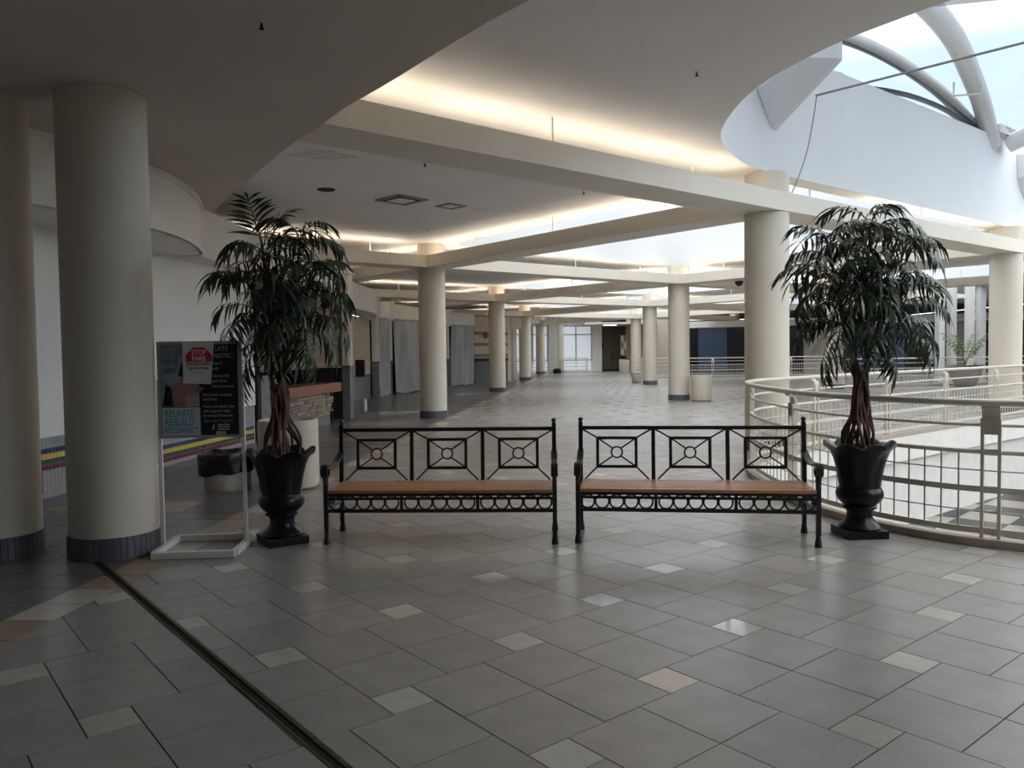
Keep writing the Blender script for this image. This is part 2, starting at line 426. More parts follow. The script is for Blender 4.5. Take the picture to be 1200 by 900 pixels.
# ------------------------------------------------------------------ beams, with hanger rods and the lit strips in their troughs
rod_me = MB().tube([(0, 0, 0), (0, 0, ZC - ZT + 0.13)], 0.012, 6).mesh('hanger_rod', M_steel)
tube_me = MB().box((0, 0, 0), (1.18, 0.05, 0.03)).mesh('light_strip', M_tube)
BW = 0.655
def beam(p, q, k, lit=0.85):
    p = Vector((*p, 0)); q = Vector((*q, 0)); d = q - p; ln = d.length; a = atan2(d.y, d.x)
    e = 0.0007 * (k % 9)
    hw, z0, z1, zi = BW / 2, ZB + e, ZT - e, ZT - 0.13
    pr = [(-hw, z0), (hw, z0), (hw, z1), (hw - 0.05, z1), (hw - 0.05, zi), (-hw + 0.05, zi), (-hw + 0.05, z1), (-hw, z1)]
    bb = MB(); bb.add([(0, y, z) for y, z in pr] + [(ln, y, z) for y, z in pr], [(i, (i + 1) % 8, 8 + (i + 1) % 8, 8 + i) for i in range(8)] + [(0, 1, 2, 3, 4), (0, 4, 5), (0, 5, 6, 7), (8, 12, 11, 10, 9), (8, 13, 12), (8, 15, 14, 13)])
    o = bb.build('beam', M_beam, kind='structure', loc=(p.x, p.y, 0), rot=(0, 0, a))
    n = max(2, int(ln / 2.3))
    for j in range(n):
        s = (j + 0.5) / n * ln
        link('hanger_rod', rod_me, o, loc=(s, -0.2 if j % 2 else 0.2, ZT - 0.13))
    s = 0.9
    rr = random.Random(k)
    while s < ln - 0.9:
        if rr.random() < lit: link('light_strip', tube_me, o, loc=(s, 0, ZT - 0.09))
        s += 1.32
BE = [(L[0], Rr[0]), (Rr[0], Cc[0]), (L[1], Rr[0]), (L[1], Rr[1]), (Rr[1], Cc[0]), (Rr[1], Cc[1]), (L[2], Rr[1]), (L[2], Rr[2]), (Rr[2], Cc[1]), (Rr[2], Cc[2]),
      (L[3], Rr[2]), (L[3], Rr[3]), (Rr[3], Cc[2]), (Rr[3], Cc[3]), (L[4], Rr[3]), (K[0], L[1]), (L[1], K[1]), (K[1], L[2]), (L[2], K[2]), (K[2], L[3]), (L[3], K[3]), (K[3], L[4])]
RX = [(17.66, 22.8), (18.9, 35.0), (20.2, 47.2)]
BE += [(Cc[0], RX[0]), (Cc[1], RX[0]), (Cc[1], RX[1]), (Cc[2], RX[1])]
for k, (p, q) in enumerate(BE): beam(p, q, k + 1)

# ------------------------------------------------------------------ floor plate, kerb path, floor opening
PATH = [(7.2, 4.3), (5.6, 4.75), (4.5, 5.2), (3.98, 5.46), (3.67, 5.67), (3.42, 5.86), (3.21, 6.08), (2.97, 6.46), (2.80, 6.93), (2.71, 7.4), (2.70, 7.9), (2.71, 8.4),
        (2.76, 9.1), (2.90, 9.8), (3.22, 10.5), (3.75, 11.05), (4.5, 11.72), (5.33, 12.42), (6.1, 13.03), (7.6, 14.25), (9.2, 15.5), (10.9, 16.85), (12.6, 18.2), (14.3, 19.5)]
PATH3 = spline([(x, y, 0) for x, y in PATH], 0.1)
PL = [(v.x, v.y) for v in PATH3]
HOLE = offset(PL, -0.10) + [(17.5, 18.5), (18.5, 12), (15.5, 6.0), (11.5, 3.6)]
FL = -0.42
fl = sheet('floor', [rect, ccw(HOLE)[::-1]], -0.0045, M_grout, up=True)
sheet('ceiling_lower_level', [rect, ccw(HOLE)[::-1]], FL, M_slab2, up=False)
P = ccw(HOLE); P = P + [P[0]]
MB().wall(P, FL, -0.005, -0.05).build('trim_1', M_slab, kind='structure')
# deep grey apron under the far edge of the opening
FARE = offset([(v.x, v.y) for v in PATH3 if v.y > 10.9], -0.02)
MB().wall(FARE, -1.55, FL, 0.1).build('trim_2', M_slab2, kind='structure')
# lower level
MB().box((14, 22, -4.36), (48, 60, 0.1)).build('floor_lower', M_lwhite, kind='structure')
ck = MB()
for i in range(-2, 14):
    for j in range(-1, 16):
        c = Vector((4.0 + i * 2.2, 8 + j * 2.2, 0)); q = []
        for dx, dy in ((-1.1, 0), (0, -1.1), (1.1, 0), (0, 1.1)): q.append((c.x + dx, c.y + dy))
        ck.prism(q, -4.305, -4.30)
ck.build('dark_tiles', M_ldark, bpy.data.objects['floor_lower'], kind='stuff')
MB().box((15.3, 21.6, -2.9), (0.7, 0.7, 2.7)).build('pier', M_tan, label='square tan pier standing on the lower floor, seen through the railing', cat='pier', kind='thing')

for i in range(3):  # unseen lamp discs added to brighten the lower floor
    for j in range(4):
        MB().lathe([(0.25, FL - 0.03), (0.24, FL - 0.01)], 16).build('ceiling_light', M_fill, loc=(11 + i * 6, 22.5 + j * 5, 0), kind='structure')

# ------------------------------------------------------------------ tiles
TT, TS = 0.4064, 0.2032
TH = -0.64465 - math.atan(0.25)
E1 = Vector((cos(TH), sin(TH))); E2 = Vector((-sin(TH), cos(TH))); TO = Vector((0.0977, 3.4398))
def xd(y): return -2.80 + 0.1005 * (y - 5.62)
BWD = 0.29
def clip(poly, a, b, c):                # keep a*x+b*y<=c
    r = []
    for i in range(len(poly)):
        p, q = poly[i - 1], poly[i]; dp = a * p[0] + b * p[1] - c; dq = a * q[0] + b * q[1] - c
        if (dp <= 0) != (dq <= 0):
            t = dp / (dp - dq); r.append((p[0] + (q[0] - p[0]) * t, p[1] + (q[1] - p[1]) * t))
        if dq <= 0: r.append(q)
    return r
SL0, SL1 = Vector((-3.02, 5.71)), Vector((-0.61, 2.77))
SD = (SL1 - SL0).normalized(); SN = Vector((-SD.y, SD.x))
KL = offset(PL, -0.03)
def kerbclip(poly):
    cx = sum(p[0] for p in poly) / len(poly); cy = sum(p[1] for p in poly) / len(poly)
    if cx < 2.0 or cy > 20.5: return poly
    bi = min(range(1, len(KL) - 1), key=lambda i: (KL[i][0] - cx) ** 2 + (KL[i][1] - cy) ** 2)
    p, q = KL[bi - 1], KL[bi + 1]; nx, ny = q[1] - p[1], -(q[0] - p[0]); l = hypot(nx, ny); nx /= l; ny /= l
    # opening lies to the right of travel (nx,ny)
    return clip(poly, nx, ny, nx * KL[bi][0] + ny * KL[bi][1])
inhole_poly = ccw(HOLE)
def inside(x, y, P):
    r = False
    for i in range(len(P)):
        a, b_ = P[i - 1], P[i]
        if (a[1] > y) != (b_[1] > y) and x < (b_[0] - a[0]) * (y - a[1]) / (b_[1] - a[1]) + a[0]: r = not r
    return r
g = 0.003
def area(p): return abs(sum(p[i - 1][0] * p[i][1] - p[i][0] * p[i - 1][1] for i in range(len(p)))) / 2
def tidy(p):
    r = []
    for q in p:
        if not r or hypot(q[0] - r[-1][0], q[1] - r[-1][1]) > 1e-3: r.append(q)
    if len(r) > 1 and hypot(r[0][0] - r[-1][0], r[0][1] - r[-1][1]) < 1e-3: r.pop()
    return r
greys, accs, darks, brds, crms = [], [], [], [], []
def put(lst, poly, slot=True):
    if slot and min(p[0] for p in poly) < 0.3 and min(p[1] for p in poly) < 6.2 and max(abs((Vector(p) - SL0).dot(SN)) for p in poly) < 0.7:
        c0 = SL0.dot(SN)
        parts = [clip(poly, SN.x, SN.y, c0 - 0.034), clip(poly, -SN.x, -SN.y, -(c0 + 0.034))]
    else: parts = [poly]
    for q in parts:
        q = tidy(q)
        if len(q) >= 3 and area(q) > 0.0008: lst.append(q)
def sq(c, hx, hy):
    return [tuple(c + E1 * x + E2 * y) for x, y in ((-hx, -hy), (hx, -hy), (hx, hy), (-hx, hy))]
for i in range(-80, 60):
    for j in range(-40, 90):
        c = TO + E1 * (2 * TT * i - TS * j) + E2 * (TS * i + 2 * TT * j)
        if not (-5.5 < c.x < 30.5 and 0.6 < c.y < 65): continue
        if c.x < xd(c.y) - 0.6: continue
        if abs(c.x) > 0.72 * c.y + 2.5: continue
        cells = [(greys, sq(c + E1 * (TT / 2 * sx) + E2 * (TT / 2 * sy), TT / 2 - g, TT / 2 - g)) for sx in (-1, 1) for sy in (-1, 1)]
        cells.append((accs, sq(c - E1 * (TT + TS / 2) + E2 * (TT - TS / 2), TS / 2 - g, TS / 2 - g)))
        for lst, q in cells:
            q = clip(q, -1, 0.1005, -(-2.80 - 0.1005 * 5.62 + BWD + 0.004))
            if len(q) < 3: continue
            cx = sum(p[0] for p in q) / len(q); cy = sum(p[1] for p in q) / len(q)
            if inside(cx, cy, inhole_poly):
                q = kerbclip(q) if cx < 4.5 or cy > 10 else []
            else: q = kerbclip(q)
            if len(q) < 3: continue
            put(lst, q)
# border band and the dark walkway, on the line of the left columns
U = Vector((0.1005, 1)).normalized(); V_ = Vector((U.y, -U.x)); D0 = Vector((xd(0), 0))
def uv(u, v): return tuple(D0 + U * u + V_ * v)
rnd = random.Random(3)
T3 = 0.305
n = 0
while 1.0 + n * T3 < 62:
    u0 = 1.0 + n * T3 + 0.14
    q = [uv(u0 + g, 0.003), uv(u0 + g, BWD - 0.003), uv(u0 + T3 - g, BWD - 0.003), uv(u0 + T3 - g, 0.003)]
    white = (n % 5) in (1, 2)
    put(crms if white else brds, q)
    for k in range(1, 24):
        v1 = -(k - 1) * T3; v0 = v1 - T3
        x = uv(u0, v0)[0]
        if x < -7.5: break
        ph = (u0 - 7.35) % 3.1
        lst = darks
        if ph < 0.62 and k in (3, 4, 5, 6, 7): lst = brds if (n // 10) % 3 else crms
        q = [uv(u0 + g, v0 + g), uv(u0 + g, v1 - g), uv(u0 + T3 - g, v1 - g), uv(u0 + T3 - g, v0 + g)]
        put(lst, q)
    n += 1
def emit_tiles(lst, name, M, cap):
    def d(q): 
        cx = sum(p[0] for p in q) / len(q); cy = sum(p[1] for p in q) / len(q)
        vis = abs(cx) < 0.68 * cy + 0.25 and cy > 2.2
        return (0 if vis else 1, hypot(cx, cy))
    lst.sort(key=d)
    for q in lst[:cap]:
        cx = sum(p[0] for p in q) / len(q); cy = sum(p[1] for p in q) / len(q)
        b = MB(); b.prism([(p[0] - cx, p[1] - cy) for p in q], -0.004, 0.0, bottom=False)
        link(name, b.mesh(name, M, fix=False if area(q) > 0 else True), fl, loc=(cx, cy, rnd.uniform(-0.0003, 0.0003)), rot=(rnd.gauss(0, 0.0012), rnd.gauss(0, 0.0012), 0))
    if lst[cap:]:
        b = MB()
        for q in lst[cap:]: b.prism(q, -0.004, 0.0, bottom=False)
        b.build(name, M, fl, kind='stuff')
emit_tiles(greys, 'grey_tile', M_tile, 290)
emit_tiles(accs, 'polished_tile', M_acc, 70)
emit_tiles(darks, 'charcoal_tile', M_dtile, 150)
emit_tiles(brds, 'border_tile', M_btile, 50)
emit_tiles(crms, 'cream_tile', M_wtile, 40)
# expansion joint across the foreground
jl = (SL1 - SL0).length + 0.9
ja = atan2(SD.y, SD.x)
t = link('trim_3', None, loc=(SL0.x, SL0.y, 0), rot=(0, 0, ja), kind='structure')
MB().box((jl / 2, -0.026, -0.0005), (jl, 0.012, 0.007)).build('joint_strip', M_slot, t)
MB().box((jl / 2, 0.022, -0.0005), (jl, 0.02, 0.007)).build('joint_strip', M_slot, t)
MB().box((jl / 2, -0.004, -0.003), (jl, 0.03, 0.003)).build('joint_filler', M_slotb, t)

# ------------------------------------------------------------------ railings
def arclen(P):
    s = [0]
    for a, b_ in zip(P, P[1:]): s.append(s[-1] + (b_ - a).length)
    return s
def at_s(P, Sx, s):
    for i in range(len(P) - 1):
        if Sx[i + 1] >= s or i == len(P) - 2:
            t = (s - Sx[i]) / max(1e-9, Sx[i + 1] - Sx[i]); d = (P[i + 1] - P[i]).normalized()
            return P[i].lerp(P[i + 1], t), d
def curvewall(P, o0, o1, z0, z1):
    Q = [(v.x, v.y) for v in P]; A = offset(Q, o0); B = offset(Q, o1)
    b = MB(); vs = []
    for (x, y), (x2, y2) in zip(A, B): vs += [(x, y, z0), (x, y, z1), (x2, y2, z1), (x2, y2, z0)]
    n = len(A); fs = []
    for i in range(n - 1):
        a, c = 4 * i, 4 * i + 4
        for k in range(4): fs.append((a + k, c + k, c + (k + 1) % 4, a + (k + 1) % 4))
    fs += [(0, 1, 2, 3), (4 * n - 1, 4 * n - 2, 4 * n - 3, 4 * n - 4)]
    b.add(vs, fs); return b
INS = -0.055
post_me = None
def rail_parts():
    global post_me, post_top, bal_me
    b = MB()
    for s in (-0.055, 0.055): b.box((s, 0, 0.475), (0.022, 0.05, 0.95))
    for z, h in ((0.89, 0.12), (0.70, 0.045), (0.42, 0.05), (0.11, 0.05)): b.box((0, 0, z), (0.10, 0.022, h))
    post_me = b.mesh('post', M_rail)
    b = MB(); pr = [(0.0, 0.86), (0.0, 0.97), (0.012, 1.015), (0.035, 1.04), (0.055, 1.046)]
    vs = []; 
    for y, z in pr: vs += [(-0.06, y, z), (0.06, y, z)]
    for y, z in pr: vs += [(-0.06, y - 0.025 if z < 1.03 else y, z - (0.02 if z >= 1.03 else 0)), (0.06, y - 0.025 if z < 1.03 else y, z - (0.02 if z >= 1.03 else 0))]
    n = len(pr); fs = []
    for i in range(n - 1):
        a = 2 * i; c = 2 * n + 2 * i
        fs += [(a, a + 1, a + 3, a + 2), (c, c + 2, c + 3, c + 1), (a, a + 2, c + 2, c), (a + 1, c + 1, c + 3, a + 3)]
    fs += [(0, 2 * n, 2 * n + 1, 1), (2 * n - 2, 2 * n - 1, 4 * n - 1, 4 * n - 2)]
    b.add(vs, fs); post_top = b.mesh('bracket', M_rail)
    bal_me = MB().box((0, 0, 0.40), (0.011, 0.011, 0.59)).mesh('baluster', M_rail)
rail_parts()
def railing(P, label, s_post, spacing, single=True, kerb=True, simple=False, group=None):
    t = thing('guardrail', label, 'railing', (0, 0, 0), group=group)
    Sx = arclen(P); tot = Sx[-1]
    Q = [(v.x, v.y) for v in P]
    IN = [Vector((x, y, 0)) for x, y in offset(Q, INS)]
    z = lambda A, h: [(v.x, v.y, h) for v in A]
    MB().tube(z(P, 1.07), 0.027, 10).build('handrail', M_rail, t, smooth=True)
    for h, r in ((0.90, 0.013), (0.70, 0.018)): MB().tube(z(IN, h), r, 8).build('rail', M_rail, t, smooth=True)
    if not simple:
        for h, r in ((0.56, 0.006), (0.255, 0.006)): MB().tube(z(IN, h), r, 6).build('rail', M_rail, t)
    for h in ((0.42, 0.11) if not simple else (0.45, 0.2)):
        curvewall(P, INS - 0.012, INS + 0.012, h - 0.022, h + 0.022).build('flat_rail', M_rail, t)
    if kerb: curvewall(P, 0.02, -0.11, 0.0, 0.06).build('kerb', M_kerb, t, bevel=0)
    posts = []; s = s_post
    while s < tot - 0.1:
        if s > 0.1: posts.append(s)
        s += spacing
    stuff = MB()
    for s in posts:
        p, d = at_s(P, Sx, s); n_ = Vector((-d.y, d.x, 0)); a = atan2(d.y, d.x)
        pp = p + n_ * INS
        o = link('post', post_me, t, loc=(pp.x, pp.y, 0), rot=(0, 0, a)); link('bracket', post_top, o)
    if not simple:
        ed = [posts[0] - spacing] + posts + [posts[-1] + spacing]
        for a0, a1 in zip(ed, ed[1:]):
            k = 15; st = (a1 - a0 - 0.44) / (k - 1)
            for j in range(k):
                s = a0 + 0.22 + j * st
                if not 0 < s < tot: continue
                p, d = at_s(P, Sx, s); n_ = Vector((-d.y, d.x, 0)); pp = p + n_ * INS
                if single: link('baluster', bal_me, t, loc=(pp.x, pp.y, 0), rot=(0, 0, atan2(d.y, d.x)))
                else: stuff.box((pp.x, pp.y, 0.40), (0.012, 0.012, 0.59))
        if stuff.v: stuff.build('balusters', M_rail, t, kind='stuff')
    return t
# arclength of the near post at pixel x=1155
SxP = arclen(PATH3)
s_near = min(range(len(PATH3)), key=lambda i: abs(PATH3[i].x / PATH3[i].y - 0.597) + (5 if PATH3[i].y > 8 else 0))
railing(PATH3, 'cream metal railing curving around the floor opening behind the right bench', SxP[s_near] - 2.22 * 2, 2.22)
def seg(P, st=0.4): return spline([(x, y, 0) for x, y in P], st)
railing(seg([(7.2, 46.0), (8.0, 43.9), (9.8, 43.0), (13, 43.3), (17.5, 43.6)]), 'far cream railing in front of the dark blue shop window', 1.0, 2.2, single=False)
railing(seg([(12.6, 29.9), (15.5, 30.4), (18.5, 31.2), (22.5, 33)]), 'cream railing beside the fern bowl, behind the right potted tree', 1.2, 2.2, single=False)
railing(seg([(-1.9, 53.6), (0.5, 55.75), (2.0, 56.65), (3.3, 57.3), (5.6, 58.3)]), 'thin white railing in front of the far white windows', 0.8, 2.0, single=False, kerb=False, simple=True)

# ------------------------------------------------------------------ left storefronts
WA = Vector((-4.68, 7.8)); WD = Vector((0.105, 1)).normalized(); WN = Vector((WD.y, -WD.x)); WR = atan2(WD.y, WD.x)
def wp(s, o=0): p = WA + WD * s + WN * o; return (p.x, p.y)
# lower wall: panel above, tiled dado below
w0, w1 = -5.2, 5.05
MB().box((*[ (a + b_) / 2 for a, b_ in zip(wp(w0, -0.1), wp(w1, -0.1))], (0.70 + 2.83) / 2), (w1 - w0, 0.2, 2.13), WR).build('wall_tiled', M_wall, kind='structure')
MB().box((*[ (a + b_) / 2 for a, b_ in zip(wp(w0, -0.12), wp(w1, -0.12))], 0.35), (w1 - w0, 0.2, 0.70), WR).build('wall_dado', M_wgrout, kind='structure')
dado = bpy.data.objects['wall_dado']
PT = 0.0555
rows = [('white_tiles', M_whtile, [0.645, 0.59]), ('blue_tiles', M_blue, [0.535]), ('yellow_tiles', M_yel, [0.48]), ('green_tiles', M_grn, [0.425]),
        ('maroon_tiles', M_mar, [0.37]), ('white_tiles', M_whtile, [0.315, 0.26, 0.205, 0.15, 0.095])]
for nm, M, zs in rows:
    b = MB()
    for z in ([0.645, 0.59, 0.535, 0.48, 0.425, 0.37, 0.315, 0.26, 0.205, 0.15, 0.095] if nm == 'white_tiles' else zs):
        for k in range(int((w1 - w0) / PT)):
            s = w0 + (k + 0.5) * PT
            low = 4 * PT if s > 1.3 else 0.0
            if nm == 'white_tiles':
                if 0.36 < z + low < 0.56: continue
                if 0.14 < z < 0.33 and abs(s - 0.03) < PT * 0.6: continue
            else: z = zs[0] - low
            x, y = wp(s, -0.018)
            b.box((x, y, z + PT / 2), (PT - 0.005, 0.012, PT - 0.005), WR)
    b.build(nm, M, dado, kind='stuff')
b = MB()
for z in (0.315, 0.26, 0.205, 0.15):
    x, y = wp(0.03, -0.016); b.box((x, y, z + PT / 2), (PT - 0.004, 0.016, PT - 0.004), WR)
b.build('maroon_tiles', M_mar, dado, kind='stuff')
MB().box((*[ (a + b_) / 2 for a, b_ in zip(wp(w0, -0.01), wp(w1, -0.01))], 0.045), (w1 - w0, 0.025, 0.09), WR).build('baseboard_left', M_base, kind='structure')
# curved bulkhead above
FA = [(-6.2, 3.2), (-5.2, 4.7), (-4.55, 5.95), (-4.10, 6.82), (-3.87, 7.4), (-3.71, 8.1), (-3.66, 8.64), (-3.71, 9.25), (-3.86, 9.92), (-4.00, 10.36)]
FA = [(v.x, v.y) for v in spline([(x, y, 0) for x, y in FA], 0.12)]
b = MB(); b.prism(FA + [(-4.75, 10.5), (-6.4, 9), (-8, 4)], 2.81, 3.449)
me = b.mesh('bulkhead', M_fasc)
bm = bmesh.new(); bm.from_mesh(me); bmesh.ops.triangulate(bm, faces=[f for f in bm.faces if len(f.verts) > 4]); bm.to_mesh(me); bm.free()
bk = link('trim_4', me, kind='structure')
curvewall([Vector((x, y, 0)) for x, y in FA], 0.02, -0.035, 3.38, 3.448).build('cornice', M_fasc, bk)
curvewall([Vector((x, y, 0)) for x, y in FA], 0.02, -0.03, 2.81, 2.87).build('lower_moulding', M_fasc, bk)
# straight upper wall behind the left tree, then the snack counter
MB().wall([(-4.03, 10.42), (-4.05, 11.3), (-4.0, 14), (-3.92, 18.2)], 2.80, 3.447, 0.35).build('trim_5', M_fasc, kind='structure')
MB().wall([(-4.14, 12.95), (-4.0, 18.35)], 1.22, 2.8, 0.2).build('brown_fascia', M_brown, kind='structure')
for z in (2.35, 1.75, 1.27):
    MB().wall([(-4.11, 12.95), (-3.97, 18.2)], z, z + 0.07, 0.04).build('trim_6', M_brown2, kind='structure')
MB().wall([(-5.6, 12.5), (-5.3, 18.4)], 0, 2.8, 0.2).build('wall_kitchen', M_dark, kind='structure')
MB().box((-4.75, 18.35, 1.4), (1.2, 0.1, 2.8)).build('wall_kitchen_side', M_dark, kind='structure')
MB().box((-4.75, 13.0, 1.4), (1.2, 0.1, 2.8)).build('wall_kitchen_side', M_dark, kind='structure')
MB().box((-4.30, 13.35, 0.58), (0.3, 0.45, 1.16)).build('pier', M_gtile, label='grey tiled half height pier at the end of the snack counter', cat='pier', kind='thing', bevel=0.01)
ct = thing('snack_counter', 'snack counter with red brown worktop and stone clad front, behind the left potted tree', 'counter', (-4.28, 14.0, 0), 0)
cd = Vector((0.40, 3.75)).normalized(); cra = atan2(cd.y, cd.x); CLn = 3.85
ct.rotation_euler = (0, 0, cra)
MB().box((CLn / 2, 0.35, 0.78), (CLn + 0.1, 0.75, 0.2)).build('worktop', M_counter, ct, bevel=0.012)
MB().box((CLn / 2 - 0.25, 0.35, 0.36), (CLn - 0.6, 0.5, 0.68)).build('carcass', M_dark, ct)
MB().box((CLn / 2 - 0.25, 0.08, 0.09), (CLn - 0.6, 0.06, 0.18)).build('plinth', M_gtile, ct)
b = MB(); rs = random.Random(5); z = 0.19
while z < 0.66:
    h = rs.uniform(0.045, 0.085); x = 0.06
    while x < CLn - 0.62:
        l = rs.uniform(0.12, 0.34); b.box((x + l / 2, 0.085 - rs.uniform(0, 0.02), min(z + h / 2, 0.67)), (l - 0.012, 0.07, h - 0.01)); x += l
    z += h
b.build('ledge_stones', M_stone, ct, kind='stuff')
# papers and a tray on the counter
t = thing('display_tray', 'white tray of papers standing on the snack counter', 'tray', (-4.5, 15.0, 0.88), cra)
MB().box((0, 0, 0.06), (0.5, 0.3, 0.12)).build('tray', M_white, t, bevel=0.01)
MB().box((0.1, 0.05, 0.29), (0.24, 0.02, 0.34)).build('paper_sheet', M_paper, t)
def pilaster(x, y, rz, label, wdt=0.5, dep=0.5, brown=False):
    t = thing('pilaster', label, 'pilaster', (x, y, 0), rz); t['kind'] = 'thing'
    MB().box((0, 0, 0.6), (wdt * 0.95, dep * 0.95, 1.2)).build('tile_base', M_gtile, t, bevel=0.008)
    MB().box((0, 0, 1.22), (wdt + 0.05, dep + 0.05, 0.09)).build('dark_cap', M_base, t, bevel=0.01)
    MB().box((0, 0, 2.0), (wdt * 0.86, dep * 0.86, 1.5)).build('shaft', M_brown if brown else M_tan, t)
    b = MB()
    for sx in (-1, 0, 1):
        b.box((wdt * 0.43, sx * dep * 0.3, 2.0), (0.05, 0.07, 1.5)); b.box((sx * wdt * 0.3, -dep * 0.43, 2.0), (0.07, 0.05, 1.5))
    b.build('flutes', M_fasc, t)
    b = MB(); b.box((0, 0, 3.08), (wdt + 0.12, dep + 0.12, 0.62)); b.box((0, 0, 3.41), (wdt + 0.24, dep + 0.24, 0.07)); b.box((0, 0, 2.77), (wdt + 0.18, dep + 0.18, 0.05))
    b.build('capital', M_fasc, t)
t = thing('pilaster', 'pilaster with cream capital at the right end of the snack counter', 'pilaster', (-3.94, 18.7, 0), 0.0); t['kind'] = 'thing'
MB().box((-0.13, 0, 0.6), (0.25, 0.44, 1.2)).build('dark_return', M_dark, t); MB().box((-0.13, 0, 1.98), (0.25, 0.44, 1.5)).build('brown_return', M_brown, t)
for z in (1.5, 1.95, 2.4): MB().box((-0.13, -0.225, z), (0.25, 0.012, 0.07)).build('stripe', M_brown2, t)
MB().box((0.085, -0.02, 0.6), (0.18, 0.46, 1.2)).build('tile_base', M_gtile, t, bevel=0.006); MB().box((0.085, -0.02, 1.21), (0.21, 0.5, 0.07)).build('dark_cap', M_base, t, bevel=0.006)
MB().box((0.08, 0, 1.98), (0.15, 0.42, 1.5)).build('shaft', M_tan, t)
b = MB()
for q_ in (0.03, 0.13): b.box((q_, -0.215, 1.98), (0.045, 0.03, 1.5))
for q_ in (-0.13, 0.0, 0.13): b.box((0.16, q_, 1.98), (0.03, 0.06, 1.5))
b.build('flutes', M_fasc, t)
b = MB(); b.box((-0.04, 0, 3.08), (0.44, 0.50, 0.62)); b.box((-0.04, 0, 3.41), (0.56, 0.62, 0.07)); b.box((-0.04, 0, 2.765), (0.48, 0.56, 0.05)); b.build('capital', M_fasc, t)
pilaster(-4.68, 27.24, 0.2, 'cream capped pilaster between the tan panel and first plastic sheet', 0.26, 0.32)
pilaster(-4.54, 29.36, 0.3, 'narrow pilaster between the first two plastic sheets', 0.22, 0.3)
pilaster(-3.03, 35.95, 0.5, 'tan pilaster just right of the column, beside the third plastic sheet', 0.35, 0.35)
# bay with tan panel
MB().wall([(-4.3, 18.8), (-5.4, 20.5), (-5.2, 24), (-4.80, 26.98)], 0, 0.85, 0.2).build('wall_wainscot', M_gtile, kind='structure')
MB().wall([(-4.3, 18.8), (-5.4, 20.5), (-5.2, 24), (-4.80, 26.98)], 0.85, 2.735, 0.2).build('wall_tan', M_tan, kind='structure')
cv = [(v.x, v.y) for v in spline([(-4.0, 18.8, 0), (-4.1, 21, 0), (-4.05, 23.5, 0), (-4.3, 25.5, 0), (-4.6, 27.1, 0)], 0.3)]
MB().wall(cv, 2.72, 3.40, 0.5).build('trim_7', M_fasc, kind='structure')
t = thing('wall_box', 'small black box mounted on the tan panel wall', 'wall box', (*(pt(422, 430, Y=25.6).xy), 1.06), 0.1)
MB().box((0, 0, 0), (0.3, 0.3, 0.55)).build('casing', M_black, t, bevel=0.02)
t = thing('stub_post', 'short white stub post standing on the dark tiles by the tan panel', 'post', (-3.9, 21.0, 0))
MB().lathe([(0.05, 0), (0.05, 0.30), (0.03, 0.33)], 12).build('tube', M_white, t, smooth=True)
# fascia band running over the sheets
fb = [(v.x, v.y) for v in spline([(-4.75, 27.4, 0), (-4.42, 29.3, 0), (-3.7, 32.4, 0), (-3.1, 34.6, 0), (-2.85, 36.0, 0), (-1.75, 37.9, 0)], 0.4)]
MB().wall(fb, 2.78, 3.38, 0.5).build('trim_8', M_fasc, kind='structure')
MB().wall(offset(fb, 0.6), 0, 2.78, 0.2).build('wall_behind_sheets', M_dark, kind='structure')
def plastic(p, q, label, seed):
    rs = random.Random(seed); p = Vector(p); q = Vector(q); d = q - p; ln = d.length; nn = 30; mm = 16
    t = thing('plastic_sheet', label, 'sheet', (p.x, p.y, 0), atan2(d.y, d.x))
    ph = [rs.uniform(0, 6) for _ in range(5)]; vs = []
    for j in range(mm + 1):
        z = 0.03 + 2.76 * j / mm
        for i in range(nn + 1):
            u = i / nn
            y = -0.06 + 0.035 * sin(u * 9 + ph[0] + z * 0.8) + 0.02 * sin(u * 23 + ph[1] - z) + 0.05 * (1 - z / 2.8) * sin(u * 5 + ph[2])
            y -= 0.05 * math.exp(-((u - 0.25 - 0.3 * (2.8 - z) / 2.8) * 9) ** 2)
            vs.append((u * ln, y, z + (0.03 * sin(u * 12 + ph[3]) if j == 0 else 0)))
    fs = [(j * (nn + 1) + i, j * (nn + 1) + i + 1, (j + 1) * (nn + 1) + i + 1, (j + 1) * (nn + 1) + i) for j in range(mm) for i in range(nn)]
    b = MB(); b.add(vs, fs); b.build('sheeting', M_sheet, t, smooth=True)
    MB().box((ln / 2, -0.07, 2.79), (ln, 0.03, 0.04)).build('batten', M_greyf, t)
plastic((-4.7, 27.65), (-4.52, 29.1), 'narrow grey plastic sheet hung over the first shop opening', 1)
plastic((-4.395, 29.58), (-3.62, 32.6), 'wide creased grey plastic sheet left of the nearest left row column', 2)
plastic((-2.78, 36.25), (-1.85, 37.85), 'grey plastic sheet right of the nearest left row column', 3)
# tan striped wall
sw = [(-1.80, 38.6), (-0.75, 40.0), (-0.2, 41.2)]
MB().wall(sw, 0.0, 1.15, 0.2).build('wall_dark_tile', M_base, kind='structure')
MB().wall(offset(sw, -0.02), 1.1, 1.25, 0.1).build('trim_9', M_dark, kind='structure')
MB().wall(sw, 1.15, 3.3, 0.2).build('wall_striped', M_tan, kind='structure')
for z in (1.3, 1.85, 2.4): MB().wall(offset(sw, -0.015), z, z + 0.16, 0.03).build('trim_10', M_brown2, kind='structure')
t = thing('exit_sign', 'small red exit sign on the tan striped wall', 'sign', pt(570, 393, Y=39.2), 0.9)
MB().box((0, 0, 0), (0.24, 0.06, 0.26)).build('plate', M_exit, t)
MB().wall([(-0.2, 41.2), (0.3, 46), (-2.2, 52.5), (-2.6, 54)], 0, 3.4, 0.2).build('wall_side_passage', M_beige, kind='structure')
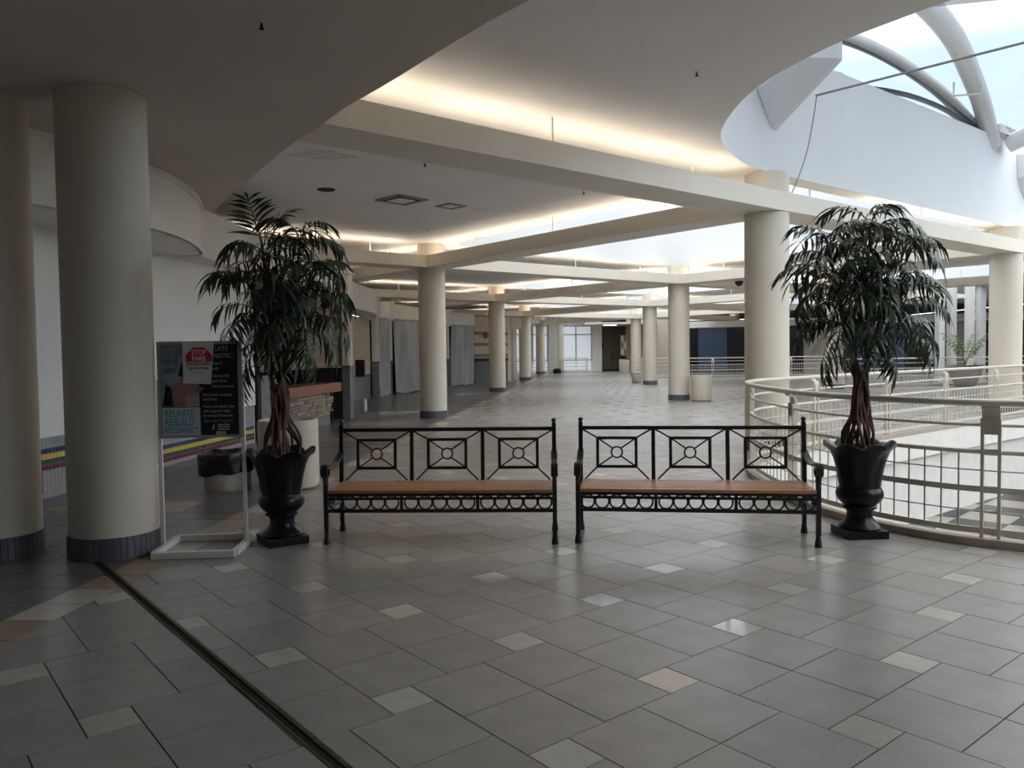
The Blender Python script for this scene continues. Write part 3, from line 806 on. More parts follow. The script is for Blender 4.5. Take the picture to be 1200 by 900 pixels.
MB().box((0.05, 43.6, 3.1), (1.1, 1.1, 0.62)).build('trim_11', M_fasc, kind='structure')

# ------------------------------------------------------------------ far end
for q_ in ([(-2.6, 53.8), (2.7, 58.6)], [(2.75, 58.65), (6.85, 60.2)]): MB().wall(q_, 0, ZC, 0.25).build('wall_window_end', M_wall, kind='structure')
def win(p, q, n, k):
    p = Vector(p); q = Vector(q); d = q - p; ln = d.length; t = link('window_%d' % k, None, loc=(p.x, p.y, 0), rot=(0, 0, atan2(d.y, d.x)), kind='structure')
    for i in range(n):
        a, b_ = ln * i / n, ln * (i + 1) / n
        for z0, z1 in ((0.1, 0.85), (0.95, 2.75), (2.85, 3.4)):
            MB().box(((a + b_) / 2, -0.03, (z0 + z1) / 2), (b_ - a - 0.12, 0.04, z1 - z0)).build('pane', M_wing, t)
    b = MB()
    for i in range(n + 1): b.box((ln * i / n, -0.05, 2.1), (0.08, 0.08, 2.6))
    for z in (0.9, 2.8, 3.43): b.box((ln / 2, -0.05, z), (ln, 0.08, 0.07))
    b.build('window_frame', mat('pale_frame', (0.42, 0.44, 0.46), 0.45, 0.4), t)
win((-1.9, 54.43), (-0.4, 55.79), 1, 1); win((-0.1, 56.06), (1.2, 57.24), 1, 2); win((1.5, 57.5), (2.6, 58.5), 1, 3); win((3.6, 58.93), (6.0, 59.86), 2, 4)
t = thing('navy_bag', 'dark navy bag lying at the foot of the far white railing', 'bag', (3.22, 56.5, 0), 0.3)
MB().lathe([(0.26, 0), (0.31, 0.1), (0.29, 0.26), (0.16, 0.35), (0.05, 0.37)], 14).build('body', M_bluebag, t, smooth=True)
# door recess
MB().wall([(6.85, 60.2), (6.9, 62.2)], 0, ZC, 0.2).build('wall_recess_left', M_beige, kind='structure')
MB().wall([(6.9, 62.2), (9.0, 62.6)], 0, ZC, 0.2).build('wall_recess', M_door, kind='structure')
MB().wall([(6.9, 62.15), (9.0, 62.55)], 0, 0.28, 0.04).build('baseboard_recess', M_dark, kind='structure')
for k, (a, b_) in enumerate(((0.25, 0.98), (1.02, 1.75))):
    d_ = Vector((2.1, 0.4)).normalized(); p = Vector((6.9, 62.12)) + d_ * (a + b_) / 2
    o = MB().box((0, 0, 1.5), (b_ - a, 0.06, 2.9)).build('door_%d' % (k + 1), M_door, kind='structure', loc=(p.x, p.y, 0.05), rot=(0, 0, atan2(d_.y, d_.x)))
    MB().box((0.28 if k == 0 else -0.28, -0.06, 1.0), (0.05, 0.05, 0.5)).build('door_handle', M_dark, o)
t = thing('wall_box', 'small dark box on the wall left of the grey doors', 'wall box', (7.05, 62.05, 1.95), 0.19)
MB().box((0, 0, 0), (0.18, 0.16, 0.3)).build('casing', M_black, t)
MB().wall([(9.0, 62.6), (8.75, 60.5), (9.6, 59.9), (10.8, 54.2)], 0, ZC, 0.2).build('wall_far_turn', M_beige, kind='structure')
t = thing('poster_column', 'strip of small framed posters on the wall right of the grey doors', 'poster', (*pt(731, 408, Y=59.6).xy, 0), 0.0)
for i, z in enumerate((1.45, 1.95, 2.45)):
    for s in (-0.11, 0.11): MB().box((s, 0, z), (0.15, 0.03, 0.36)).build('framed_print', M_brown2 if (i + (s > 0)) % 2 else M_paper, t)
MB().box((0, 0.02, 1.95), (0.48, 0.02, 1.5)).build('backing', M_beige, t)
def binx(x, y, r, h, label, group=None, sq_=False):
    t = thing('waste_bin', label, 'bin', (x, y, 0), 0.1, group=group)
    n_ = 3.2 if sq_ else 2
    fn = (lambda r_, z_, a, i: (r_ / (abs(cos(a)) ** n_ + abs(sin(a)) ** n_) ** (1 / n_), z_))
    MB().lathe([(r * 0.92, 0.0), (r * 0.95, 0.02), (r * 0.95, 0.03)], 32, fn=fn).build('foot', M_base, t, smooth=True)
    MB().lathe([(r * 0.97, 0.025), (r, 0.05), (r, h - 0.03), (r * 0.985, h), (r * 0.9, h), (r * 0.88, h - 0.12)], 32, fn=fn, cap1=False).build('body', M_bin, t, smooth=True)
    MB().lathe([(r * 0.885, h - 0.12), (r * 0.88, h - 0.10)], 32, fn=fn).build('opening', M_dark, t)
    return t
binx(pt(823, 470, z=0).x, 23.35, 0.30, 0.76, 'round beige waste bin to the right of a column in the hall')
binx(pt(750, 449.5, z=0).x, 37.5, 0.22, 0.42, 'small low tan bin at the left foot of the slim column', sq_=True)
binx(pt(732.5, 437.5, z=0).x, 55.3, 0.22, 0.95, 'tan waste bin before the grey doors, left one of the pair', sq_=True)
binx(pt(738, 438, z=0).x, 54.6, 0.2, 0.9, 'pale waste bin before the grey doors, right one of the pair', sq_=True)
# near bins by the left tree
binx(-2.535, 8.95, 0.32, 0.77, 'tall beige waste bin standing behind the left black urn', sq_=True)
t = thing('waste_bin', 'low beige bin wrapped with a black bag, behind the poster stand', 'bin', (-3.215, 8.9, 0))
MB().lathe([(0.235, 0.0), (0.25, 0.02), (0.255, 0.34)], 32).build('body', M_bin, t, smooth=True)
def bagfn(r, z, a, i):
    k = 1 + 0.02 * sin(5 * a + i * 0.5) + 0.018 * sin(11 * a + i) + (0.12 if cos(a - pi) > 0 else 0.0) * cos(a - pi)
    return r * k, z + 0.008 * sin(7 * a + i * 2) - (0.05 * max(0, cos(a - pi)) if i < 2 else 0)
MB().lathe([(0.275, 0.20), (0.28, 0.23), (0.287, 0.30), (0.29, 0.37), (0.28, 0.415), (0.25, 0.42), (0.22, 0.39), (0.1, 0.36)], 48, fn=bagfn, cap0=False).build('bin_bag', M_bag, t, smooth=True)

# ------------------------------------------------------------------ right far side
sf = [(10.8, 54.2), (19.5, 50.0), (30.5, 44.5)]
MB().wall(sf, 0, 3.4, 0.25).build('wall_shopfront', M_beige, kind='structure')
MB().wall(offset(sf, -0.3), 3.0, 3.42, 0.3).build('trim_12', M_fasc, kind='structure')
def shopwin(x0, x1, k, blue):
    a = lambda X: (X, 54.2 - (X - 10.8) * (4.2 / 8.7) if X < 19.5 else 50.0 - (X - 19.5) * 0.5)
    p = Vector(a(x0)); q = Vector(a(x1)); d = q - p; ln = d.length
    t = link('window_%d' % k, None, loc=(p.x, p.y, 0), rot=(0, 0, atan2(d.y, d.x)), kind='structure')
    MB().box((ln / 2, -0.1, 1.52), (ln, 0.06, 2.96)).build('pane', M_glassd, t)
    if blue: MB().box((ln * 0.42, -0.16, 1.5), (ln * 0.5, 0.04, 2.9)).build('blue_panel', M_blueg, t)
    b = MB(); b.box((ln / 2, -0.12, 3.02), (ln + 0.1, 0.1, 0.08)); b.box((0, -0.12, 1.5), (0.1, 0.1, 3)); b.box((ln, -0.12, 1.5), (0.1, 0.1, 3))
    b.build('window_frame', M_greyf, t)
shopwin(12.0, 15.4, 5, True); shopwin(15.9, 18.6, 6, True); shopwin(20.6, 25.2, 7, True); shopwin(26.8, 30.0, 8, False)
for i, (xx, yy) in enumerate(((1101, 33), (1115, 33.6), (1136, 32.4), (1149, 33.4))):
    p = pt(xx, 420, Y=yy)
    t = thing('steel_post', ['white steel post, leftmost of the four by the fern bowl', 'white steel post, second from the left of the four by the fern bowl',
              'white steel post just above the fern bowl, third of the four', 'white steel post, rightmost of the four by the fern bowl'][i], 'post', (p.x, p.y, 0), 0.2, group='white steel posts by the fern bowl')
    t['kind'] = 'thing'
    MB().box((0, 0, 2.0), (0.27, 0.27, 4.0)).build('shaft', M_steel, t, bevel=0.02)
    MB().box((0, 0, 0.03), (0.36, 0.36, 0.06)).build('foot_plate', M_steel, t)

# ------------------------------------------------------------------ skylight steel and glazing
def brkt(dx, dy, lab):
    A, B, T, U_, B2, T2 = (3.5, 11.28, 5.12), (3.8, 11.58, 4.65), (4.43, 10.8, 5.37), (3.9, 10.75, 5.37), (3.88, 11.66, 4.65), (4.52, 10.88, 5.37)
    pts = [A, B, T, U_, B2, T2] + [(p[0], p[1], 5.62) for p in ((3.45, 11.25), B2, T, U_, T2)]
    bm = bmesh.new()
    for p in pts: bm.verts.new((p[0] - 3.8, p[1] - 11.58, p[2]))
    bmesh.ops.convex_hull(bm, input=bm.verts)
    bmesh.ops.recalc_face_normals(bm, faces=bm.faces)
    me = bpy.data.meshes.new('wall_bracket'); bm.to_mesh(me); bm.free(); me.materials.append(M_drum)
    o = link('bracket', me, sk, loc=(3.8 + dx, 11.58 + dy, 0))
sk = thing('skylight', 'vaulted skylight of white tubular ribs, sky-dimming panes and wedge brackets over the floor opening', 'skylight', (0, 0, 0))
brkt(0, 0, '')
brkt(7.55, 6.12, '')
SP = pt(1163, 170, Y=16.7)
def arch(PQ, r, name, seg_=12):
    pts = [pt(a, b_, Y=d) for a, b_, d in PQ]; pts = spline(pts, 0.25)
    MB().tube(pts, r, seg_).build(name, M_steel, sk, smooth=True); return pts
r1 = arch([(1163, 170, 16.7), (1150, 120, 16), (1137, 85, 15), (1120, 48, 13.8), (1096, 16, 12.5), (1070, -8, 11.2), (1035, -26, 10), (985, -34, 9), (900, -10, 8.2), (830, 60, 7.7)], 0.175, 'rib')
r2 = arch([(1158, 166, 16.8), (1130, 136, 16.35), (1100, 106, 15.8), (1050, 71, 14.85), (1000, 47, 14.05), (950, 34, 13.3), (900, 32, 12.7), (850, 45, 12.2)], 0.12, 'rib')
r3 = arch([(1158, 164, 16.75), (1140, 152, 16.5), (1110, 130, 15.9), (1075, 115, 15.2), (1045, 107.5, 14.6), (1020, 104, 14.1), (980, 100, 13.2), (930, 105, 12.3)], 0.05, 'rim_tube', 8)
r4 = [Vector((10.4 + 0.55 * t, 16.7 - 0.72 * t, SP.z + 1.35 * sin(pi * t / 12.5))) for t in [i * 0.5 for i in range(26)]]
MB().tube(r4, 0.175, 12).build('rib', M_steel, sk, smooth=True)
off = Vector((-0.2, -0.06, 0.06))
MB().tube([p + Vector((-0.17, -0.05, 0.0)) for p in r1], 0.03, 6).build('conduit', M_steel, sk, smooth=True)
MB().box((10.9, 17.3, 5.93), (2.6, 0.4, 0.16), 0.67).build('gutter_beam', M_steel, sk)
q = pt(1133, 112, Y=15.3)
MB().tube([q + Vector((-0.25, 0, 0.25)), q + Vector((-0.25, 0, 0)), q + Vector((0.22, -0.1, 0.0)), q + Vector((0.22, -0.1, 0.3))], 0.02, 6).build('hook', M_steel, sk)
def glaze(A, B, n=14):
    def res(P, n):
        return [P[min(len(P) - 1, round(i * (len(P) - 1) / n))] for i in range(n + 1)]
    A = res(A, n); B = res(B, n)
    for k in range(3):
        b = MB(); vs = []
        for i in range(n + 1):
            a, c = A[i] + Vector((0, 0, 0.2)), B[i] + Vector((0, 0, 0.2))
            vs += [a.lerp(c, k / 3), a.lerp(c, (k + 1) / 3)]
        b.add(vs, [(2 * i, 2 * i + 1, 2 * i + 3, 2 * i + 2) for i in range(n)])
        b.build('glass_pane', M_glaz, sk, smooth=True)
glaze(r2, r1); glaze(r1, r4); glaze(r3, r2)
wt = [Vector((3.5 + 6.7 * i / 14, 11.35 + 5.38 * i / 14, ZD - 0.22)) for i in range(15)][::-1]
glaze(wt, r3)
t0 = pt(956, 112, Y=11.1); t1 = pt(1200, 50, Y=9.26)
MB().tube([t0, t0 + (t1 - t0) * 4.0], 0.016, 8).build('tie_rod', M_cable, label='thin grey tie rod stretched across the skylight opening', cat='rod', smooth=True)
cab = spline([pt(957, 112, Y=11.05), pt(953, 140, Y=11.2), pt(945, 180, Y=11.5), pt(932, 217, Y=11.8), pt(926, 229, Y=11.95)], 0.08)
MB().tube(cab, 0.008, 6).build('loose_cable', M_cable, label='thin loose cable hanging from the skylight bracket down to the beam', cat='cable', smooth=True)

# ------------------------------------------------------------------ ceiling fittings
def vent(x, y, s, label, frame=True):
    t = thing('ceiling_vent', label, 'vent', (x, y, ZC), -0.76)
    b = MB()
    for k in range(4):
        a = k * pi / 2; b.box((cos(a) * s * 0.45, sin(a) * s * 0.45, -0.012), (s * 0.1 if k % 2 == 0 else s, s if k % 2 == 0 else s * 0.1, 0.02))
    b.build('frame', M_vent, t)
    if frame:
        MB().box((0, 0, -0.003), (s * 0.8, s * 0.8, 0.004)).build('dark_slot', M_dark, t)
        MB().box((0.02, -0.03, -0.03), (s * 0.52, s * 0.52, 0.015)).build('deflector', M_ceil, t)
    else: MB().box((0, 0, -0.004), (s * 0.8, s * 0.8, 0.006)).build('panel', M_ceil, t)
vent(-1.77, 13.16, 0.62, 'square ceiling air vent with an open dark slot')
vent(-1.01, 13.77, 0.37, 'small square access hatch in the ceiling next to the vent', False)
def downlight(x, y, lit, label, z=ZC):
    t = thing('ceiling_light', label, 'ceiling light', (x, y, z))
    MB().lathe([(0.13, -0.012), (0.14, 0.0), (0.10, 0.0), (0.09, -0.008)], 20).build('trim_ring', M_white if lit else M_dark, t, smooth=True)
    MB().lathe([(0.09, -0.006), (0.088, -0.004)], 20).build('lens', M_lamp if lit else M_dark, t)
downlight(-0.52, 14.21, True, 'lit round downlight in the ceiling to the right of the vent')
downlight(-2.81, 12.29, False, 'dead dark downlight hole in the ceiling above the left tree')
p = pt(716, 382.5, z=3.44)
t = thing('ceiling_light', 'lit rectangular ceiling light in front of the grey doors', 'ceiling light', (7.1, 57.3, 3.40))
MB().box((0, 0, 0.02), (1.0, 0.7, 0.06)).build('housing', M_white, t); MB().box((0, 0, -0.013), (0.9, 0.6, 0.01)).build('lens', M_lamp, t)
MB().box((8.0, 59.5, 3.52), (5.5, 5.6, 0.14)).build('ceiling_recess', M_soff, kind='structure')
def sprinkler(x, y, z, label):
    t = thing('sprinkler', label, 'sprinkler', (x, y, z)); t.scale = (0.6, 0.6, 0.7)
    MB().lathe([(0.035, -0.008), (0.035, 0)], 12).build('rose', M_white, t)
    MB().lathe([(0.012, -0.05), (0.012, -0.008)], 8).build('stem', M_dark, t); MB().lathe([(0.028, -0.056), (0.028, -0.05)], 10).build('deflector', M_dark, t)
sprinkler(-1.45, 4.77, 3.452, 'small sprinkler head under the dark foreground soffit')
sprinkler(1.73, 7.37, ZC, 'small sprinkler head in the pale ceiling left of the skylight opening')
sprinkler(-1.67, 16.24, ZC, 'small sprinkler head in the ceiling in front of the first hall column')
sprinkler(*pt(498, 191, z=3.458).xy, 3.4605, 'small sprinkler head under the far edge of the big front beam, left one')
sprinkler(*pt(684, 224, z=3.458).xy, 3.4605, 'small sprinkler head under the far edge of the big front beam, right one')
st = [(0.4 * cos(a) * (1 + 0.2 * sin(3 * a)), 0.22 * sin(a) * (1 + 0.25 * cos(4 * a))) for a in [i * pi / 9 for i in range(18)]]
b = MB(); b.prism(st, -0.002, 0); b.build('stain', M_rust, bpy.data.objects['ceiling'], loc=(-2.35, 10.2, ZC - 0.001), rot=(0, 0, 0.2))
t = thing('security_camera', 'black dome security camera under the far beam', 'camera', (6.42, 22.4, ZB))
MB().lathe([(0.11, -0.05), (0.12, 0.0)], 16).build('mount', M_white, t, smooth=True)
MB().lathe([(0.02, -0.19), (0.08, -0.16), (0.11, -0.10), (0.12, -0.05)], 16).build('dome', M_black, t, smooth=True)

# ------------------------------------------------------------------ benches
def bench(x, y, rz, label):
    W, D, SH, TB = 1.79, 0.47, 0.415, 0.885
    t = thing('bench', label, 'bench', (x, y, 0), rz, group='iron benches with wooden seats')
    ry = D
    for sx in (0.0, W):
        b = MB(); b.box((sx, 0, 0.31), (0.034, 0.034, 0.62 - 0.17)); b.lathe([(0.028, 0), (0.026, 0.03), (0.02, 0.06), (0.017, 0.09)], 12, (sx, 0))
        b.build('leg', M_iron, t)
        b = MB(); b.box((sx, ry, 0.26), (0.032, 0.032, 0.36)); b.lathe([(0.028, 0), (0.026, 0.03), (0.02, 0.06), (0.017, 0.09)], 12, (sx, ry))
        b.bar((sx, ry, 0.42), (sx, ry + 0.03, TB + 0.01), 0.034, 0.034, (0, 1, 0)); b.build('leg', M_iron, t)
        b = MB(); b.lathe([(0.010, TB), (0.020, TB + 0.012), (0.012, TB + 0.020), (0.022, TB + 0.034), (0.019, TB + 0.046), (0.006, TB + 0.054)], 12, (sx, ry + 0.03)); b.build('finial', M_iron, t, smooth=True)
        # arm rest with scroll
        path = [Vector((0, y_, z_)) for y_, z_ in ((ry + 0.012, 0.665), (ry - 0.07, 0.635), (ry - 0.17, 0.605), (0.13, 0.597), (0.05, 0.612), (0.0, 0.622))]
        path = spline(path, 0.025) + [Vector((0, -0.005 - 0.053 * sin(0.25 + q_ * 0.42) * (1 - q_ * 0.035), 0.570 + 0.052 * cos(0.25 + q_ * 0.42) * (1 - q_ * 0.035))) for q_ in range(19)]
        vs = []
        for i_, p_ in enumerate(path):
            t_ = (path[min(i_ + 1, len(path) - 1)] - path[max(i_ - 1, 0)]).normalized(); n_ = Vector((0, -t_.z, t_.y)) * 0.006
            for dx_, q_ in ((-0.026, -n_), (0.026, -n_), (0.026, n_), (-0.026, n_)): vs.append(p_ + q_ + Vector((sx + dx_, 0, 0)))
        m_ = len(path); b = MB()
        b.add(vs, [(4 * i_ + k_, 4 * i_ + (k_ + 1) % 4, 4 * i_ + 4 + (k_ + 1) % 4, 4 * i_ + 4 + k_) for i_ in range(m_ - 1) for k_ in range(4)] + [(0, 3, 2, 1), (4 * m_ - 4, 4 * m_ - 3, 4 * m_ - 2, 4 * m_ - 1)])
        b.tube(spline([(sx, -0.035, 0.54), (sx, -0.03, 0.50), (sx, -0.006, 0.46), (sx, 0.0, 0.42)], 0.02), [0.020, 0.018, 0.016, 0.015, 0.015, 0.016, 0.017][:len(spline([(sx, -0.035, 0.54), (sx, -0.03, 0.50), (sx, -0.006, 0.46), (sx, 0.0, 0.42)], 0.02))] if False else 0.0165, 8)
        b.build('armrest', M_iron, t)
        # scrollwork below the seat at the side
        b = MB()
        b.bar((sx, 0, 0.262), (sx, ry, 0.262), 0.014, 0.026); b.bar((sx, 0, 0.39), (sx, ry, 0.39), 0.014, 0.022)
        for c0, sg in ((0.13, 1), (0.33, -1)):
            b.tube([(sx, c0 + sg * (0.05 - 0.003 * k * 0.6) * cos(k * 0.45) * (1 - k * 0.035), 0.327 + 0.05 * sin(k * 0.45) * (1 - k * 0.035)) for k in range(22)], 0.006, 6)
        b.tube([(sx, 0.2 + 0.03 * cos(a), 0.327 + 0.05 * sin(a)) for a in [i * pi / 8 for i in range(16)]], 0.006, 6, closed=True)
        b.build('side_scroll', M_iron, t)
    for k in range(6):
        yy = 0.0 + k * 0.082 - 0.012
        MB().box((W / 2, yy + 0.02, SH), (W - (0.03 if k else 0.036), 0.072, 0.026)).build('seat_slat', M_wood, t, bevel=0.005)
    MB().bar((0, ry + 0.028, TB - 0.035), (W, ry + 0.028, TB - 0.035), 0.028, 0.030).build('top_rail', M_iron, t)
    MB().bar((0, ry, 0.395), (W, ry, 0.395), 0.026, 0.026).build('back_seat_rail', M_iron, t)
    ya = lambda z: ry + 0.03 * (z - 0.42) / (TB - 0.41)
    P = lambda x_, z_: (x_, ya(z_), z_)
    pw = W / 3; zt, zb = TB - 0.045, 0.425; zm = (zt + zb) / 2 + 0.015
    for i in (1, 2): MB().bar(P(i * pw, zb - 0.02), P(i * pw, zt), 0.030, 0.030, (0, 1, 0)).build('back_upright', M_iron, t)
    for i in range(3):
        cx = (i + 0.5) * pw; hw, hh = 0.158, 0.118
        b = MB()
        cs = [(cx - hw, zm - hh), (cx + hw, zm - hh), (cx + hw, zm + hh), (cx - hw, zm + hh)]
        for k in range(4):
            p, q_ = cs[k], cs[(k + 1) % 4]; b.bar(P(*p), P(*q_), 0.024, 0.024, (0, 1, 0))
        o = b.build('back_square', M_iron, t)
        MB().tube([P(cx + 0.045 * cos(a), zm + 0.045 * sin(a)) for a in [k * pi / 12 for k in range(24)]], 0.0075, 8, closed=True).build('ring', M_iron, t, smooth=True)
        for sx, sz in ((-1, -1), (1, -1), (1, 1), (-1, 1)):
            b = MB(); b.bar(P(cx + sx * 0.033, zm + sz * 0.031), P(cx + sx * hw, zm + sz * hh), 0.012, 0.012)
            ox = pw / 2 - (0.012 if sz > 0 else 0.035)
            b.bar(P(cx + sx * hw, zm + sz * hh), P(cx + sx * ox, zt if sz > 0 else zb), 0.013, 0.013); b.build('diagonal_bar', M_iron, t)
    # front apron
    for z_, h_, n_ in ((0.390, 0.022, 'apron_rail'), (0.358, 0.020, 'apron_rail'), (0.262, 0.028, 'apron_rail')):
        MB().bar((0, 0.0, z_), (W, 0.0, z_), 0.018, h_).build(n_, M_iron, t)
    for i in (1, 2): MB().bar((i * pw, 0, 0.262), (i * pw, 0, 0.39), 0.024, 0.018, (0, 1, 0)).build('apron_upright', M_iron, t)
    for i in range(3):
        x0 = i * pw + 0.02; ln = pw - 0.04; n_ = 5; st_ = ln / n_
        for k in range(n_):
            cx = x0 + (k + 0.5) * st_
            MB().tube([(cx + 0.052 * cos(a), 0.0, 0.327 + 0.053 * sin(a)) for a in [j * pi / 10 for j in range(20)]], 0.0075, 6, closed=True).build('apron_ring', M_iron, t, smooth=True)
bench(-1.47, 6.19, -0.052, 'black iron bench with brown slatted wooden seat beside the left urn, nearer the poster stand')
bench(0.50, 6.13, -0.139, 'black iron bench with brown slatted wooden seat beside the right urn, nearer the railing')

# ------------------------------------------------------------------ urns with trees
def urn(x, y, rz, label):
    t = thing('urn', label, 'urn', (x, y, 0), rz)
    MB().box((0, 0, 0.032), (0.322, 0.322, 0.064)).build('plinth', M_urn, t, bevel=0.008)
    prof = [(0.150, 0.062), (0.158, 0.075), (0.150, 0.09), (0.120, 0.115), (0.098, 0.15), (0.094, 0.185), (0.105, 0.215), (0.128, 0.225), (0.130, 0.24), (0.122, 0.25), (0.150, 0.275), (0.172, 0.305), (0.178, 0.335),
            (0.172, 0.365), (0.158, 0.382), (0.152, 0.395), (0.158, 0.42), (0.168, 0.48), (0.182, 0.55), (0.200, 0.62), (0.221, 0.68), (0.25, 0.725), (0.272, 0.75)]
    def fn(r, z, a, i):
        k = max(0.0, (z - 0.40) / 0.35); f = abs(cos(4 * a))
        return r * (1 - 0.055 * min(1, k * 2.2) * (1 - f ** 0.6) + 0.03 * k * k * f), z - 0.05 * k ** 4 * (1 - f)
    outp = prof; inn = [(0.258, 0.752), (0.228, 0.725), (0.205, 0.69), (0.195, 0.66)]
    MB().lathe(outp + inn, 64, fn=fn, cap1=False).build('body', M_urn, t, smooth=True)
    MB().lathe([(0.196, 0.655), (0.19, 0.675), (0.13, 0.70), (0.06, 0.715), (0.01, 0.72)], 40, fn=lambda r, z, a, i: (r, z + 0.01 * sin(5 * a + i))).build('soil', M_soil, t, smooth=True)
    return t
urn(-1.845, 6.28, 0.6, 'tall black glazed urn with petal rim beside the poster stand')
urn(2.735, 6.24, 0.04, 'tall black glazed urn with petal rim beside the railing')

def leaf(b, base, d0, ln, wd, droop, side):
    n = 5; p = Vector(base); d = Vector(d0).normalized(); vs = []
    wdir = d.cross(Vector((0, 0, 1)))
    wdir = wdir.normalized() if wdir.length > 1e-3 else Vector((1, 0, 0))
    wdir = (wdir + Vector((0, 0, side * 0.35))).normalized()
    for i in range(n + 1):
        u = i / n; w_ = wd * (0.25 + 1.5 * u) if u < 0.35 else wd * (0.775 + 0.225) * (1 - ((u - 0.35) / 0.65) ** 1.7)
        w_ = max(w_, 0.0006)
        vs += [p - wdir * w_ / 2, p + wdir * w_ / 2]
        p = p + d * ln / n; d = (d + Vector((0, 0, -droop / n))).normalized()
    b.add(vs, [(2 * i, 2 * i + 1, 2 * i + 3, 2 * i + 2) for i in range(n)])
def frond_mesh(seed, ln):
    rs = random.Random(seed); n = 11; pts = []; p = Vector((0, 0, 0)); el = rs.uniform(0.8, 1.1); upr = seed >= 8
    for i in range(n + 1):
        pts.append(p.copy()); e = el - (0.9 if upr else 2.1) * (i / n) ** 1.1; p = p + Vector((cos(e), 0, sin(e))) * ln / n
    b = MB(); b.cur = 1; b.tube(pts, [0.005 * (1 - 0.8 * i / n) + 0.001 for i in range(n + 1)], 5); b.cur = 0
    for i in range(3, n + 1):
        t = (pts[min(i + 1, n)] - pts[i - 1]).normalized(); u = i / n
        L_ = (0.15 + 0.10 * sin(pi * min(1, u * 0.95)) ** 0.8) * rs.uniform(0.85, 1.15) * ln / 0.45
        for s in (-1, 1):
            d = t * rs.uniform(0.5, 0.8) + Vector((0, s * rs.uniform(0.7, 1.1), rs.uniform(-0.05, 0.25)))
            leaf(b, pts[i] + t * rs.uniform(-0.012, 0.012), d, L_, rs.uniform(0.020, 0.028), rs.uniform(0.5, 1.0) if upr else rs.uniform(1.9, 3.4), s)
    leaf(b, pts[-1], t, 0.22 * ln / 0.45, 0.026, 1.2, 1)
    return b.mesh('frond', [M_leaf, M_rach], smooth=False, fix=False)
FR = [frond_mesh(s, 0.38 + 0.03 * (s % 4)) for s in range(8)] + [frond_mesh(s, 0.42) for s in (8, 9)]
def tree(x, y, label, tufts, seed, sprigs=()):
    rs = random.Random(seed)
    t = thing('potted_tree', label, 'tree', (x, y, 0.0))
    # woody cane bundle
    for k in range(18):
        a = k * 2.4; r0 = 0.05 + 0.105 * ((k * 0.618) % 1); pts = []
        tw = rs.uniform(-1.2, 1.2); wob = rs.uniform(0, 6); hh = rs.uniform(0.45, 0.62)
        for i in range(9):
            u = i / 8; rr = r0 * (1.0 + 0.22 * sin(pi * min(u * 2.2, 1)) - 0.66 * u ** 0.9)
            pts.append((rr * cos(a + tw * u) + 0.014 * sin(wob + 7 * u), rr * sin(a + tw * u) + 0.014 * cos(wob + 6 * u), 0.69 + hh * u))
        b = MB(); b.tube(spline(pts, 0.03), 0.0095 + 0.005 * rs.random(), 7); b.build('cane', M_stem, t, smooth=True)
    for i, (tx, ty, tz, nf, sc) in enumerate(tufts):
        a = i * 1.9; bx, by = 0.03 * cos(a), 0.03 * sin(a)
        pts = spline([(bx, by, 0.9), (bx * 1.5 + 0.01, by * 1.5, 1.15), (tx * 0.55 + 0.02 * sin(i), ty * 0.55, 1.15 + (tz - 1.15) * 0.5), (tx, ty, tz)], 0.05)
        b = MB(); b.tube(pts, [0.02 - 0.011 * j / (len(pts) - 1) for j in range(len(pts))], 7); b.build('stem', M_stem, t, smooth=True)
        for k in range(nf):
            u = k / nf; low = u * 0.42
            q = k * 2.39996 + i
            j = max(0, len(pts) - 1 - int(low / 0.05)); p = pts[j]
            s_ = sc * rs.uniform(0.8, 1.12)
            link('frond', FR[8 + k % 2] if (i in sprigs and k < 4) else FR[(k * 3 + i) % 8], t, loc=p, rot=(rs.uniform(-0.25, 0.25), -0.35 + 1.0 * u + rs.uniform(-0.15, 0.15) if u > 0.15 else (rs.uniform(-0.5, -0.25) if i in sprigs else rs.uniform(-0.5, -0.15)), q), scale=(s_, s_, s_))
    return t
tree(-1.845, 6.28, 'artificial palm tree with drooping dark leaves in the left black urn', [(-0.10, 0.0, 2.32, 17, 0.98), (0.18, 0.05, 2.38, 15, 0.95), (0.27, -0.05, 2.03, 18, 1.0), (-0.22, 0.06, 2.02, 16, 0.92), (0.08, 0.12, 1.88, 15, 0.9), (-0.12, 0.1, 1.78, 11, 0.75)], 4, (0,))
tree(2.735, 6.24, 'artificial palm tree with drooping dark leaves in the right black urn', [(0.08, 0.0, 2.42, 17, 1.0), (-0.24, 0.04, 2.28, 16, 1.0), (0.24, -0.03, 2.25, 16, 0.98), (-0.22, -0.08, 1.94, 17, 0.98), (0.33, 0.06, 1.84, 17, 1.04), (0.0, 0.1, 1.80, 13, 0.8)], 11)
# fern bowl by the far railing
p = pt(1140, 453.5, z=0)
t = thing('fern_bowl', 'wide clay bowl with ferns beyond the curved railing', 'planter', (p.x, p.y + 0.5, 0))
MB().lathe([(0.30, 0), (0.34, 0.05), (0.52, 0.4), (0.60, 0.72), (0.62, 0.74), (0.57, 0.74), (0.55, 0.66)], 28, cap1=False).build('bowl', M_pot, t, smooth=True)
MB().lathe([(0.555, 0.655), (0.3, 0.70), (0.01, 0.72)], 24).build('soil', M_soil, t)
b = MB(); rs = random.Random(9)
for k in range(130):
    a = rs.uniform(0, 6.28); r = rs.uniform(0, 0.5); leaf(b, (r * cos(a), r * sin(a), 0.68), (cos(a) * 0.9, sin(a) * 0.9, rs.uniform(0.3, 1.2)), rs.uniform(0.25, 0.5), 0.06, 1.8, 1)
b.build('low_foliage', M_leaf, t, kind='stuff')
